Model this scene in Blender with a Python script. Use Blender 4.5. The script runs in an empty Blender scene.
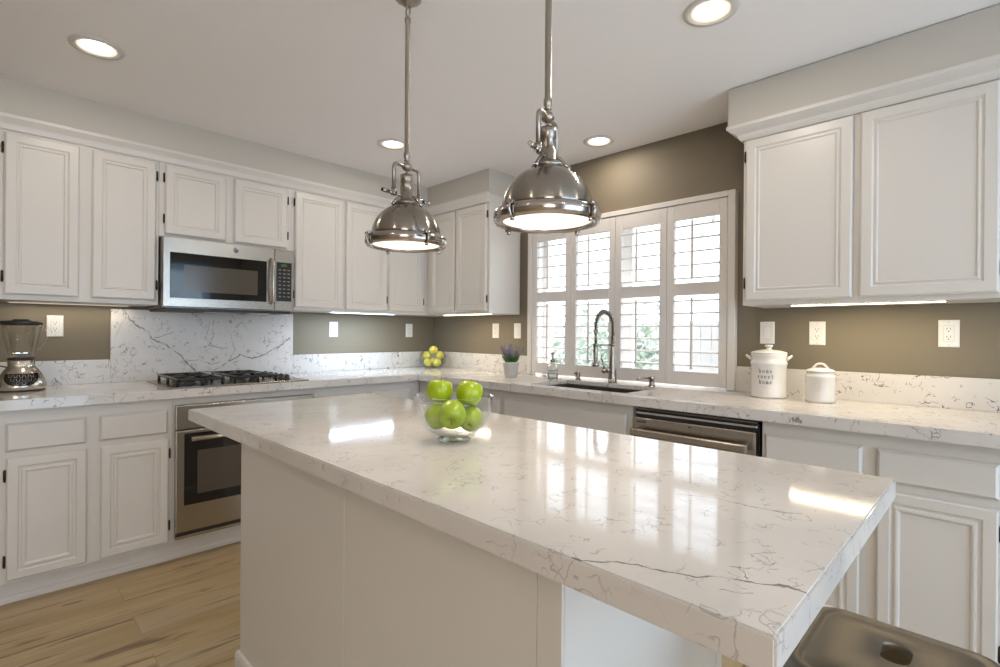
import bpy, bmesh, math, random
from mathutils import Vector, Matrix
random.seed(7)
S = bpy.context.scene
C = S.collection
PI = math.pi

# ------------------------------------------------------------------ camera
cam_d = bpy.data.cameras.new('camera'); cam = bpy.data.objects.new('camera', cam_d); C.objects.link(cam)
yaw, pitch, roll = (math.radians(a) for a in (44.5332, -0.0878, 0.4511))
fw = Vector((math.cos(yaw)*math.cos(pitch), math.sin(yaw)*math.cos(pitch), math.sin(pitch)))
rt = Vector((math.sin(yaw), -math.cos(yaw), 0)); up = rt.cross(fw)
rt, up = math.cos(roll)*rt + math.sin(roll)*up, math.cos(roll)*up - math.sin(roll)*rt
M = Matrix((rt, up, -fw)).transposed().to_4x4(); M.translation = Vector((-2.9002, -3.7016, 1.2204))
cam.matrix_world = M
cam_d.sensor_width = 36; cam_d.lens = 511.1754*36/1000; cam_d.clip_start = 0.02
S.camera = cam
# ------------------------------------------------------------------ world, exposure
S.view_settings.view_transform = 'Standard'; S.view_settings.look = 'None'
S.view_settings.exposure = -0.10; S.view_settings.gamma = 1.0; S.view_settings.use_curve_mapping = False
W = bpy.data.worlds.new('sky'); S.world = W; W.use_nodes = True
wn = W.node_tree; bg = wn.nodes['Background']
bg.inputs[0].default_value = (0.80, 0.90, 1.0, 1); bg.inputs[1].default_value = 3.4
sun_d = bpy.data.lights.new('sun', 'SUN'); sun_d.energy = 10; sun_d.angle = 0.02; sun_d.color = (1, .96, .9)
sun = bpy.data.objects.new('sun', sun_d); C.objects.link(sun); sun.rotation_euler = (math.radians(32), 0, math.radians(45))
S.cycles.sample_clamp_indirect = 6.0
S.cycles.max_bounces = 12; S.cycles.transmission_bounces = 10
def area(name, loc, rot, sx, sy, power, color, portal=False, shape='RECTANGLE', parent=None, spread=PI):
    d = bpy.data.lights.new(name, 'AREA'); d.shape = shape; d.size = sx
    if shape in ('RECTANGLE', 'ELLIPSE'): d.size_y = sy
    d.energy = power; d.color = color; d.spread = spread
    d.cycles.is_portal = portal
    o = bpy.data.objects.new(name, d); C.objects.link(o); o.location = loc; o.rotation_euler = rot
    if parent: o.parent = parent
    return o
# daylight entering by the window over the sink and the patio door behind the camera
area('daylight_portal', (0.16, -1.92, 1.45), (0, PI/2, 0), 1.1, 1.45, 1, (1,1,1), portal=True)
area('patio_daylight', (-1.6, -5.72, 1.15), (-PI/2, 0, PI), 2.3, 2.1, 33, (0.30, 0.62, 1.0))
area('living_fill', (-5.0, -5.72, 1.35), (-PI/2, 0, PI), 2.0, 1.5, 42, (1.0, 0.93, 0.86))  # added warm fill, standing for lamplight of the unseen living room
LAMP_W = 6.5      # each recessed lamp
PEND_W = 1.6

# ------------------------------------------------------------------ helpers
class MB:
    def __init__(self): self.bm = bmesh.new()
    def box(self, x0, x1, y0, y1, z0, z1, bev=0.0, seg=1):
        b = bmesh.new()
        bmesh.ops.create_cube(b, size=1.0)
        for v in b.verts:
            v.co = Vector(((x0+x1)/2 + v.co.x*abs(x1-x0), (y0+y1)/2 + v.co.y*abs(y1-y0), (z0+z1)/2 + v.co.z*abs(z1-z0)))
        if bev > 0: bmesh.ops.bevel(b, geom=b.edges[:], offset=bev, segments=seg, affect='EDGES', profile=0.5)
        self.merge(b); return self
    def merge(self, b):
        me = bpy.data.meshes.new('tmp'); b.to_mesh(me); b.free(); self.bm.from_mesh(me); bpy.data.meshes.remove(me)
    def prism(self, pts, axis, a0, a1, bev=0.0):
        # pts: 2D outline in the other two axes (order xyz without axis)
        b = bmesh.new()
        def mk(p, a):
            if axis == 'x': return (a, p[0], p[1])
            if axis == 'y': return (p[0], a, p[1])
            return (p[0], p[1], a)
        v0 = [b.verts.new(mk(p, a0)) for p in pts]; v1 = [b.verts.new(mk(p, a1)) for p in pts]
        n = len(pts)
        b.faces.new(v0); b.faces.new(v1[::-1])
        for i in range(n): b.faces.new((v0[i], v0[(i+1) % n], v1[(i+1) % n], v1[i]))
        bmesh.ops.recalc_face_normals(b, faces=b.faces)
        if bev > 0: bmesh.ops.bevel(b, geom=b.edges[:], offset=bev, segments=2, affect='EDGES', profile=0.5)
        self.merge(b); return self
    def lathe(self, prof, c=(0, 0, 0), n=32, sx=1, sy=1, flute=None):
        b = bmesh.new(); rings = []
        for (r, z) in prof:
            if r <= 1e-6: rings.append([b.verts.new((c[0], c[1], c[2]+z))])
            else:
                rg = []
                for i in range(n):
                    a = 2*PI*i/n; rr = r*(flute(a, z) if flute else 1)
                    rg.append(b.verts.new((c[0]+rr*math.cos(a)*sx, c[1]+rr*math.sin(a)*sy, c[2]+z)))
                rings.append(rg)
        for A, B in zip(rings, rings[1:]):
            if len(A) == 1 and len(B) == 1: continue
            for i in range(n):
                j = (i+1) % n
                if len(A) == 1: b.faces.new((A[0], B[i], B[j]))
                elif len(B) == 1: b.faces.new((A[i], A[j], B[0]))
                else: b.faces.new((A[i], A[j], B[j], B[i]))
        bmesh.ops.recalc_face_normals(b, faces=b.faces)
        for f in b.faces: f.smooth = True
        self.merge(b); return self
    def tube(self, pts, r, n=12, cap=True, closed=False):
        pts = [Vector(p) for p in pts]; b = bmesh.new(); rings = []
        rs = r if isinstance(r, (list, tuple)) else [r]*len(pts)
        N = len(pts); prev = None
        for i, p in enumerate(pts):
            if closed: t = pts[(i+1) % N]-pts[i-1]
            else: t = pts[min(i+1, N-1)]-pts[max(i-1, 0)]
            t.normalize()
            if prev is None:
                a = Vector((0, 0, 1)) if abs(t.z) < .9 else Vector((1, 0, 0)); u = t.cross(a).normalized()
            else: u = (prev - t*prev.dot(t)).normalized()
            prev = u; w = t.cross(u)
            rings.append([b.verts.new(p+(u*math.cos(2*PI*k/n)+w*math.sin(2*PI*k/n))*rs[i]) for k in range(n)])
        pairs = list(zip(rings, rings[1:])) + ([(rings[-1], rings[0])] if closed else [])
        for A, B in pairs:
            for k in range(n): b.faces.new((A[k], A[(k+1) % n], B[(k+1) % n], B[k]))
        if cap and not closed: b.faces.new(rings[0][::-1]); b.faces.new(rings[-1])
        for f in b.faces: f.smooth = len(f.verts) == 4
        bmesh.ops.recalc_face_normals(b, faces=b.faces)
        self.merge(b); return self
    def sphere(self, c, r, sx=1, sy=1, sz=1, u=20, v=12):
        b = bmesh.new(); bmesh.ops.create_uvsphere(b, u_segments=u, v_segments=v, radius=r)
        for q in b.verts: q.co = Vector((c[0]+q.co.x*sx, c[1]+q.co.y*sy, c[2]+q.co.z*sz))
        for f in b.faces: f.smooth = True
        self.merge(b); return self
    def quad(self, *p):
        self.bm.faces.new([self.bm.verts.new(q) for q in p]); return self
    def panel(self, P, a0, a1, z0, z1, prof):
        # concentric rectangles: prof = [(inset, outward distance)...]; P(s,z,d) -> world
        b = bmesh.new(); rings = []
        for ins, d in prof:
            rings.append([b.verts.new(P(s, z, d)) for s, z in ((a0+ins, z0+ins), (a1-ins, z0+ins), (a1-ins, z1-ins), (a0+ins, z1-ins))])
        for A, B in zip(rings, rings[1:]):
            for i in range(4): b.faces.new((A[i], A[(i+1) % 4], B[(i+1) % 4], B[i]))
        b.faces.new(rings[-1]); b.faces.new(rings[0][::-1])
        bmesh.ops.recalc_face_normals(b, faces=b.faces)
        self.merge(b); return self
    def build(self, name, mat, parent=None, sharp=None):
        me = bpy.data.meshes.new(name); off = Vector((0, 0, 0)); q = parent
        while q is not None: off += q.location; q = q.parent
        for v in self.bm.verts: v.co -= off
        self.bm.to_mesh(me); self.bm.free()
        me.materials.append(mat)
        o = bpy.data.objects.new(name, me); C.objects.link(o)
        if parent is not None: o.parent = parent
        return o
def tag(o, label=None, cat=None, group=None, kind=None):
    if label: o['label'] = label
    if cat: o['category'] = cat
    if group: o['group'] = group
    if kind: o['kind'] = kind
    return o
def thing(name, label, cat, loc=(0, 0, 0), rz=0.0, group=None):
    o = bpy.data.objects.new(name, None); C.objects.link(o); o.location = loc; o.rotation_euler = (0, 0, rz)
    o.empty_display_size = .1
    return tag(o, label, cat, group)
def struct(name, mb, mat):
    return tag(mb.build(name, mat), kind='structure')
def kids(o): return [c for c in C.objects if c.parent is o]
def copy_tree(o, parent=None):
    c = o.copy(); C.objects.link(c)
    if parent is not None: c.parent = parent
    for ch in kids(o): copy_tree(ch, c)
    return c

# ------------------------------------------------------------------ materials
def nt(name):
    m = bpy.data.materials.new(name); m.use_nodes = True
    return m, m.node_tree, m.node_tree.nodes['Principled BSDF']
def mat(name, col, rough=.5, metal=0.0, bump=0.0, bscale=200, emit=None, es=0, spec=.5, coat=0, aniso=0.0, var=0.0):
    m, t, b = nt(name)
    b.inputs['Base Color'].default_value = (*col, 1); b.inputs['Roughness'].default_value = rough
    b.inputs['Metallic'].default_value = metal; b.inputs['Specular IOR Level'].default_value = spec
    b.inputs['Coat Weight'].default_value = coat
    tc = t.nodes.new('ShaderNodeTexCoord')
    no = t.nodes.new('ShaderNodeTexNoise'); no.inputs['Scale'].default_value = bscale; no.inputs['Detail'].default_value = 3
    t.links.new(tc.outputs['Object'], no.inputs['Vector'])
    if bump > 0:
        bu = t.nodes.new('ShaderNodeBump'); bu.inputs['Strength'].default_value = bump; bu.inputs['Distance'].default_value = .002
        t.links.new(no.outputs['Fac'], bu.inputs['Height']); t.links.new(bu.outputs[0], b.inputs['Normal'])
    # a very small natural variation of the colour
    n2 = t.nodes.new('ShaderNodeTexNoise'); n2.inputs['Scale'].default_value = 3.0
    t.links.new(tc.outputs['Object'], n2.inputs['Vector'])
    mx = t.nodes.new('ShaderNodeMix'); mx.data_type = 'RGBA'
    k = 1-max(var, .02)
    mx.inputs[6].default_value = (col[0]*k, col[1]*k, col[2]*k, 1); mx.inputs[7].default_value = (*col, 1)
    t.links.new(n2.outputs['Fac'], mx.inputs[0]); t.links.new(mx.outputs[2], b.inputs['Base Color'])
    if emit: b.inputs['Emission Color'].default_value = (*emit, 1); b.inputs['Emission Strength'].default_value = es
    return m
def brushed(name, col, rough, direction='x', amt=.12):
    m, t, b = nt(name); b.inputs['Metallic'].default_value = 1; b.inputs['Base Color'].default_value = (*col, 1)
    tc = t.nodes.new('ShaderNodeTexCoord'); mp = t.nodes.new('ShaderNodeMapping')
    sc = {'x': (2, 300, 300), 'z': (300, 300, 2), 'y': (300, 2, 300)}[direction]
    mp.inputs['Scale'].default_value = sc
    no = t.nodes.new('ShaderNodeTexNoise'); no.inputs['Scale'].default_value = 1; no.inputs['Detail'].default_value = 2
    mr = t.nodes.new('ShaderNodeMapRange'); mr.inputs['To Min'].default_value = rough-amt/2; mr.inputs['To Max'].default_value = rough+amt/2
    t.links.new(tc.outputs['Object'], mp.inputs[0]); t.links.new(mp.outputs[0], no.inputs['Vector'])
    t.links.new(no.outputs['Fac'], mr.inputs['Value']); t.links.new(mr.outputs[0], b.inputs['Roughness'])
    bu = t.nodes.new('ShaderNodeBump'); bu.inputs['Strength'].default_value = .02; bu.inputs['Distance'].default_value = .0004
    t.links.new(no.outputs['Fac'], bu.inputs['Height']); t.links.new(bu.outputs[0], b.inputs['Normal'])
    return m
def glass(name, col=(1, 1, 1), rough=0.0, ior=1.45):
    m, t, b = nt(name)
    b.inputs['Base Color'].default_value = (*col, 1); b.inputs['Roughness'].default_value = rough
    b.inputs['Transmission Weight'].default_value = 1; b.inputs['IOR'].default_value = ior
    return m
def thin_glass(name, tint=(1, 1, 1), edge=.40, pwr=3.5, base=.035):
    m = bpy.data.materials.new(name); m.use_nodes = True; t = m.node_tree; t.nodes.clear()
    out = t.nodes.new('ShaderNodeOutputMaterial'); mix = t.nodes.new('ShaderNodeMixShader')
    tr = t.nodes.new('ShaderNodeBsdfTransparent'); tr.inputs[0].default_value = (*tint, 1)
    gl = t.nodes.new('ShaderNodeBsdfGlossy'); gl.inputs['Roughness'].default_value = .02
    lw = t.nodes.new('ShaderNodeLayerWeight'); lw.inputs[0].default_value = .5
    pw = t.nodes.new('ShaderNodeMath'); pw.operation = 'POWER'; pw.inputs[1].default_value = pwr
    mr = t.nodes.new('ShaderNodeMapRange'); mr.inputs['To Min'].default_value = base; mr.inputs['To Max'].default_value = edge
    t.links.new(lw.outputs['Facing'], pw.inputs[0]); t.links.new(pw.outputs[0], mr.inputs['Value'])
    t.links.new(mr.outputs[0], mix.inputs[0]); t.links.new(tr.outputs[0], mix.inputs[1]); t.links.new(gl.outputs[0], mix.inputs[2])
    t.links.new(mix.outputs[0], out.inputs[0]); return m
def emis(name, col, s):
    m = bpy.data.materials.new(name); m.use_nodes = True; t = m.node_tree; t.nodes.clear()
    out = t.nodes.new('ShaderNodeOutputMaterial'); e = t.nodes.new('ShaderNodeEmission')
    e.inputs[0].default_value = (*col, 1); e.inputs[1].default_value = s
    t.links.new(e.outputs[0], out.inputs[0]); return m

def quartz(name, veins=(), plane='xy', seed=0.0, SQ=1.0, BG=1.0, WOB=.2, RO=.07):
    m, t, b = nt(name); N = t.nodes; L = t.links
    b.inputs['Roughness'].default_value = RO; b.inputs['Specular IOR Level'].default_value = .5
    tc = N.new('ShaderNodeTexCoord'); src = tc.outputs['Object']
    def noise(vec, scale, detail=2, dist=0.0, rough=.5):
        n = N.new('ShaderNodeTexNoise'); n.inputs['Scale'].default_value = scale; n.inputs['Detail'].default_value = detail
        n.inputs['Distortion'].default_value = dist; n.inputs['Roughness'].default_value = rough
        L.new(vec, n.inputs['Vector']); return n
    def vm(op, a, bb=None, sc=None):
        n = N.new('ShaderNodeVectorMath'); n.operation = op
        if isinstance(a, tuple): n.inputs[0].default_value = a
        else: L.new(a, n.inputs[0])
        if bb is not None:
            if isinstance(bb, tuple): n.inputs[1].default_value = bb
            else: L.new(bb, n.inputs[1])
        if sc is not None:
            if isinstance(sc, float): n.inputs['Scale'].default_value = sc
            else: L.new(sc, n.inputs['Scale'])
        return n.outputs['Value'] if op in ('DOT_PRODUCT', 'LENGTH', 'DISTANCE') else n.outputs[0]
    def ma(op, a, bb=None, cc=None, clamp=False):
        n = N.new('ShaderNodeMath'); n.operation = op; n.use_clamp = clamp
        for i, q in enumerate((a, bb, cc)):
            if q is None: continue
            if isinstance(q, (int, float)): n.inputs[i].default_value = q
            else: L.new(q, n.inputs[i])
        return n.outputs[0]
    def ramp(v, lo, hi, a=0.0, bb=1.0):
        n = N.new('ShaderNodeMapRange'); n.interpolation_type = 'SMOOTHSTEP'
        for k, q in (('From Min', lo), ('From Max', hi), ('To Min', a), ('To Max', bb)): n.inputs[k].default_value = q
        L.new(v, n.inputs['Value']); return n.outputs[0]
    p0 = vm('ADD', src, (seed, seed*1.7, seed*.6))
    wob = noise(p0, 14, 3); wob2 = noise(p0, 55, 2)
    w1 = vm('SCALE', vm('SUBTRACT', wob.outputs['Color'], (.5, .5, .5)), sc=.045)
    w2 = vm('SCALE', vm('SUBTRACT', wob2.outputs['Color'], (.5, .5, .5)), sc=.012)
    pw = vm('ADD', vm('ADD', p0, w1), w2)
    def cracks(vec, scale, w0, w1_):
        n = N.new('ShaderNodeTexVoronoi'); n.feature = 'DISTANCE_TO_EDGE'; n.inputs['Scale'].default_value = scale
        L.new(vec, n.inputs['Vector']); return ramp(n.outputs['Distance'], w0*scale, w1_*scale, 1, 0)
    big = vm('ADD', pw, vm('SCALE', vm('SUBTRACT', noise(p0, 3.2, 2).outputs['Color'], (.5, .5, .5)), sc=.35))
    k1 = ma('MULTIPLY', ramp(noise(vm('ADD', p0, (4.0, 4.0, 4.0)), 3.0, 1).outputs['Fac'], .53, .60), BG)
    c1 = ma('MULTIPLY', cracks(big, 2.1, .0003, .0016), k1)
    # short squiggles in loose clusters
    sq1 = vm('ADD', pw, vm('SCALE', vm('SUBTRACT', noise(p0, 24, 1).outputs['Color'], (.5, .5, .5)), sc=.07))
    k2 = ramp(noise(vm('ADD', p0, (3.1, 7.7, 1.3)), 15, 2).outputs['Fac'], .545, .60)
    c2 = ma('MULTIPLY', cracks(sq1, 17, .0003, .0019), k2)
    k3 = ramp(noise(vm('ADD', p0, (5.1, 1.7, 9.3)), 22, 2).outputs['Fac'], .57, .63)
    c3 = ma('MULTIPLY', cracks(vm('ADD', sq1, (9.0, 2.0, 5.0)), 29, .0002, .0014), k3)
    c2 = ma('MULTIPLY', c2, SQ); c3 = ma('MULTIPLY', c3, SQ)
    v = ma('MAXIMUM', ma('MULTIPLY', c1, .8), ma('MAXIMUM', c2, c3))
    # particular veins of this slab
    if veins:
        so = vm('ADD', src, vm('MULTIPLY', vm('ADD', vm('SCALE', w1, sc=WOB), vm('SCALE', w2, sc=1.3)), {'xy': (1.0, 1.0, .12), 'xz': (1.0, .0, 1.0)}[plane]))
        best = None
        for line, wd in veins:
            for (A, B) in zip(line, line[1:]):
                ba = (B[0]-A[0], B[1]-A[1], B[2]-A[2]); L2 = sum(q*q for q in ba) or 1e-9
                pa = vm('SUBTRACT', so, A)
                h = ma('MULTIPLY', vm('DOT_PRODUCT', pa, ba), 1/L2, clamp=True)
                d = vm('LENGTH', vm('SUBTRACT', pa, vm('SCALE', ba, sc=h)))
                d = ma('DIVIDE', d, wd)
                best = d if best is None else ma('MINIMUM', best, d)
        brk = ramp(noise(p0, 22, 2).outputs['Fac'], .36, .47, .25, 1)
        thick = ma('MULTIPLY', best, ramp(noise(p0, 30, 2).outputs['Fac'], .35, .65, 1.4, .8))
        v = ma('MAXIMUM', v, ma('MULTIPLY', ramp(thick, .3, 1.0, 1, 0), brk))
    cloud = noise(p0, 4, 3)
    mx0 = N.new('ShaderNodeMix'); mx0.data_type = 'RGBA'; L.new(ramp(cloud.outputs['Fac'], .35, .7), mx0.inputs[0])
    mx0.inputs[6].default_value = (.63, .595, .565, 1); mx0.inputs[7].default_value = (.57, .54, .51, 1)
    halo = cracks(big, 2.1, 0, .014)
    mx1 = N.new('ShaderNodeMix'); mx1.data_type = 'RGBA'; L.new(ma('MULTIPLY', ma('MULTIPLY', halo, k1), .35), mx1.inputs[0])
    L.new(mx0.outputs[2], mx1.inputs[6]); mx1.inputs[7].default_value = (.50, .47, .45, 1)
    mx = N.new('ShaderNodeMix'); mx.data_type = 'RGBA'; L.new(ma('MULTIPLY', v, .85), mx.inputs[0])
    L.new(mx1.outputs[2], mx.inputs[6]); mx.inputs[7].default_value = (.13, .108, .10, 1)
    L.new(mx.outputs[2], b.inputs['Base Color'])
    return m

def oak(name):
    m, t, b = nt(name); N = t.nodes; L = t.links
    tc = N.new('ShaderNodeTexCoord'); src = tc.outputs['Object']
    br = N.new('ShaderNodeTexBrick'); L.new(src, br.inputs['Vector'])
    br.offset = .37; br.offset_frequency = 2; br.squash = 1
    for k, q in (('Scale', 1.0), ('Brick Width', 1.22), ('Row Height', .178), ('Mortar Size', .0016), ('Mortar Smooth', .3), ('Bias', 0.0)):
        br.inputs[k].default_value = q
    br.inputs['Color1'].default_value = (0, 0, 0, 1); br.inputs['Color2'].default_value = (1, 1, 1, 1); br.inputs['Mortar'].default_value = (.5, .5, .5, 1)
    # each plank shifts the grain
    sh = N.new('ShaderNodeVectorMath'); sh.operation = 'MULTIPLY'; L.new(br.outputs['Color'], sh.inputs[0]); sh.inputs[1].default_value = (7, 3, 5)
    ad = N.new('ShaderNodeVectorMath'); ad.operation = 'ADD'; L.new(src, ad.inputs[0]); L.new(sh.outputs[0], ad.inputs[1])
    def gn(sx, sy, detail, dist=.0):
        mp = N.new('ShaderNodeMapping'); mp.inputs['Scale'].default_value = (sx, sy, 1); L.new(ad.outputs[0], mp.inputs[0])
        n = N.new('ShaderNodeTexNoise'); n.inputs['Scale'].default_value = 1; n.inputs['Detail'].default_value = detail; n.inputs['Distortion'].default_value = dist
        L.new(mp.outputs[0], n.inputs['Vector']); return n.outputs['Fac']
    def ramp(v, lo, hi, a=0.0, bb=1.0):
        n = N.new('ShaderNodeMapRange'); n.interpolation_type = 'SMOOTHSTEP'
        for k, q in (('From Min', lo), ('From Max', hi), ('To Min', a), ('To Max', bb)): n.inputs[k].default_value = q
        L.new(v, n.inputs['Value']); return n.outputs[0]
    def mix(f, a, c):
        n = N.new('ShaderNodeMix'); n.data_type = 'RGBA'; L.new(f, n.inputs[0])
        for i, q in ((6, a), (7, c)):
            if isinstance(q, tuple): n.inputs[i].default_value = (*q, 1)
            else: L.new(q, n.inputs[i])
        return n.outputs[2]
    base = mix(ramp(gn(1.3, 9, 4, .4), .3, .7), (.40, .295, .155), (.53, .405, .235))
    fine = mix(ramp(gn(4, 90, 4), .25, .75, 0, .30), base, (.30, .20, .10))
    tone = mix(ramp(br.outputs['Color'], 0, 1, 0, .16), fine, (.40, .29, .155))
    streak = mix(ramp(gn(2.3, 20, 3, .8), .57, .68, 0, .85), tone, (.16, .105, .06))
    knot = mix(ramp(gn(3.5, 18, 2, 0), .70, .75, 0, .85), streak, (.09, .055, .035))
    pale = mix(ramp(gn(.8, 4, 2), .5, .75, 0, .45), knot, (.50, .44, .33))
    seam = mix(ramp(br.outputs['Fac'], 0, 1, 0, .55), pale, (.20, .14, .08))
    L.new(seam, b.inputs['Base Color'])
    b.inputs['Roughness'].default_value = .42
    bu = N.new('ShaderNodeBump'); bu.inputs['Strength'].default_value = .15; bu.inputs['Distance'].default_value = .002
    L.new(gn(4, 90, 3), bu.inputs['Height']); L.new(bu.outputs[0], b.inputs['Normal'])
    return m

WHITE = mat('white_cabinet_paint', (.62, .588, .548), .32, bump=.03, bscale=90)
TRIMW = mat('white_trim_paint', (.64, .61, .575), .38)
SHUT = mat('white_shutter_paint', (.64, .61, .585), .35)
TAUPE = mat('taupe_wall_paint', (.172, .143, .100), .65, bump=.15, bscale=120)
OFFW = mat('off_white_paint', (.52, .485, .43), .8, bump=.2, bscale=80)
CEIL = mat('ceiling_paint', (.90, .875, .87), .85, bump=.15, bscale=70)
OAK = oak('oak_planks')
STEEL = brushed('brushed_steel', (.44, .40, .35), .26, 'x', .05)
STEELZ = brushed('brushed_steel_upright', (.50, .46, .41), .24, 'z', .04)
STEELY = brushed('brushed_steel_sideways', (.44, .40, .35), .26, 'y', .05)
DKSTEEL = brushed('dark_steel', (.30, .27, .24), .35, 'x')
def spun(name, col, rough):
    m, t, b = nt(name); b.inputs['Metallic'].default_value = 1; b.inputs['Base Color'].default_value = (*col, 1); b.inputs['Roughness'].default_value = rough
    b.inputs['Anisotropic'].default_value = .8; b.inputs['Anisotropic Rotation'].default_value = .25
    tg = t.nodes.new('ShaderNodeTangent'); tg.direction_type = 'RADIAL'; tg.axis = 'Z'; t.links.new(tg.outputs[0], b.inputs['Tangent'])
    tc = t.nodes.new('ShaderNodeTexCoord'); mp = t.nodes.new('ShaderNodeMapping'); mp.inputs['Scale'].default_value = (3, 3, 400)
    no = t.nodes.new('ShaderNodeTexNoise'); no.inputs['Scale'].default_value = 1; t.links.new(tc.outputs['Object'], mp.inputs[0]); t.links.new(mp.outputs[0], no.inputs['Vector'])
    mr = t.nodes.new('ShaderNodeMapRange'); mr.inputs['To Min'].default_value = rough-.01; mr.inputs['To Max'].default_value = rough+.01
    t.links.new(no.outputs['Fac'], mr.inputs['Value']); return m
SPUN = spun('spun_nickel', (.30, .27, .235), .22)
NICKEL = brushed('brushed_nickel', (.36, .325, .285), .30, 'z', .04)
NICKP = mat('polished_nickel', (.42, .38, .35), .16, 1.0)
FAUC = mat('satin_nickel', (.31, .28, .25), .25, 1.0)
CHROME = mat('chrome', (.8, .8, .8), .06, 1.0)
BRONZE = mat('dark_bronze', (.05, .038, .03), .4, .8)
BLACKG = mat('black_glass', (.010, .008, .006), .05, spec=.6)
SCREEN = mat('oven_screen', (.085, .072, .055), .12, spec=.5)
IRON = mat('cast_iron', (.012, .012, .012), .2, spec=.5)
DARK = mat('black_plastic', (.02, .02, .02), .45)
CERAM = mat('white_ceramic', (.64, .61, .575), .16, spec=.5)
PLATE = mat('white_plastic', (.74, .72, .69), .3)
PLATEG = mat('grey_plastic_gap', (.40, .38, .36), .5)
GLASS = glass('clear_glass', ior=1.38)
GLASSJ = glass('jar_glass', (.97, .99, .97))
PANE = thin_glass('window_pane')
INK = mat('black_ink', (.03, .03, .03), .6)
GREYINK = mat('grey_ink', (.45, .42, .39), .6)

# ------------------------------------------------------------------ room shell
XL, YB = -7.0, -5.8
H = 2.40; CT = .914
struct('floor', MB().box(XL-.2, .14, YB-.2, .15, -.1, 0), OAK)
struct('ceiling', MB().box(XL-.2, .14, YB-.2, .15, H, H+.1), CEIL)
struct('wall_back', MB().box(XL-.2, .14, 0, .15, 0, H), TAUPE)
WY0, WY1, WZ0, WZ1 = -2.63, -1.215, .914, 1.985
w = MB().box(0, .14, YB-.2, WY0, 0, H).box(0, .14, WY1, 0, 0, H).box(0, .14, WY0, WY1, 0, WZ0-.05).box(0, .14, WY0, WY1, WZ1, H)
struct('wall_right', w, TAUPE)
struct('wall_left', MB().box(XL-.15, XL, YB, 0, 0, H), OFFW)
# far wall with patio door and window openings
w = MB().box(XL, -6.0, YB-.15, YB, 0, H).box(-6.0, -4.0, YB-.15, YB, 0, .6).box(-6.0, -4.0, YB-.15, YB, 2.1, H)
w.box(-4.0, -2.75, YB-.15, YB, 0, H).box(-2.75, -.45, YB-.15, YB, 2.2, H).box(-.45, 0, YB-.15, YB, 0, H)
struct('wall_front', w, OFFW)
# soffits over the wall cabinets (dropped plaster boxes)
s = MB().box(-2.92, -.345, -.345, 0, 2.225, H).box(-.345, 0, -1.065, 0, 2.225, H)
struct('wall_soffit_left', s, OFFW)
struct('wall_soffit_right', MB().box(-.385, 0, -3.85, -2.747, 2.205, H, .012, 2), OFFW)
# crown mouldings
def crown(path, z0, z1, out0, out1):
    """path: list of (x,y) with outward normals mitred"""
    b = bmesh.new(); prof = [(0, z0), (.004, z0), (out0, z0+.018), (out0+.004, z0+.028), (out1*.75, z0+(z1-z0)*.62), (out1, z0+(z1-z0)*.78), (out1, z1), (0, z1)]
    rows = []
    for (x, y, nx, ny) in path:
        rows.append([b.verts.new((x+nx*o, y+ny*o, z)) for o, z in prof])
    for A, B in zip(rows, rows[1:]):
        for i in range(len(prof)): j = (i+1) % len(prof); b.faces.new((A[i], A[j], B[j], B[i]))
    b.faces.new(rows[0]); b.faces.new(rows[-1][::-1]); bmesh.ops.recalc_face_normals(b, faces=b.faces)
    mb = MB(); mb.merge(b); return mb
struct('trim_1', crown([(-2.92, -.335, 0, -1), (-.335, -.335, -1, -1), (-.335, -1.066, -1, 0)], 2.165, 2.232, .010, .032), TRIMW)
struct('trim_2', crown([(0, -2.803, 0, 1), (-.335, -2.803, -1, 1), (-.335, -3.85, -1, 0)], 2.148, 2.215, .016, .056), TRIMW)
# window casing
def casing():
    m = MB(); y0, y1, zt = -2.668, -1.175, 2.008; x0, x1 = -.045, -.001
    m.box(x0, x1, y0, y0+.040, .9155, zt, .003).box(x0, x1, y1-.040, y1, .9155, zt, .003).box(x0, x1, y0+.0402, y1-.0402, zt-.032, zt, .003)
    return m
struct('trim_3', casing(), TRIMW)
# the window itself
wf = MB()
fx0, fx1 = .085, .125
wf.box(fx0, fx1, WY0, WY0+.045, WZ0+.0008, WZ1, .003).box(fx0, fx1, WY1-.045, WY1, WZ0+.0008, WZ1, .003).box(fx0, fx1, WY0, WY1, WZ0+.0008, WZ0+.035, .003).box(fx0, fx1, WY0, WY1, WZ1-.045, WZ1, .003)
wf.box(fx0-.005, fx1, -1.975, -1.905, WZ0+.0008, WZ1, .003)
VINYL = mat('white_vinyl', (.86, .86, .86), .4)
win = struct('window_1', wf, VINYL)
MB().box(.103, .107, WY0+.045, WY1-.045, WZ0+.035, WZ1-.045).build('window_pane', PANE, win)
struct('trim_5', MB().box(.0005, .0848, WY0+.0005, WY0+.010, CT+.0004, WZ1-.0005).box(.0005, .0848, WY1-.010, WY1-.0005, CT+.0004, WZ1-.0005).box(.0005, .0848, WY0+.0101, WY1-.0101, WZ1-.010, WZ1-.0005), VINYL)
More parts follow.
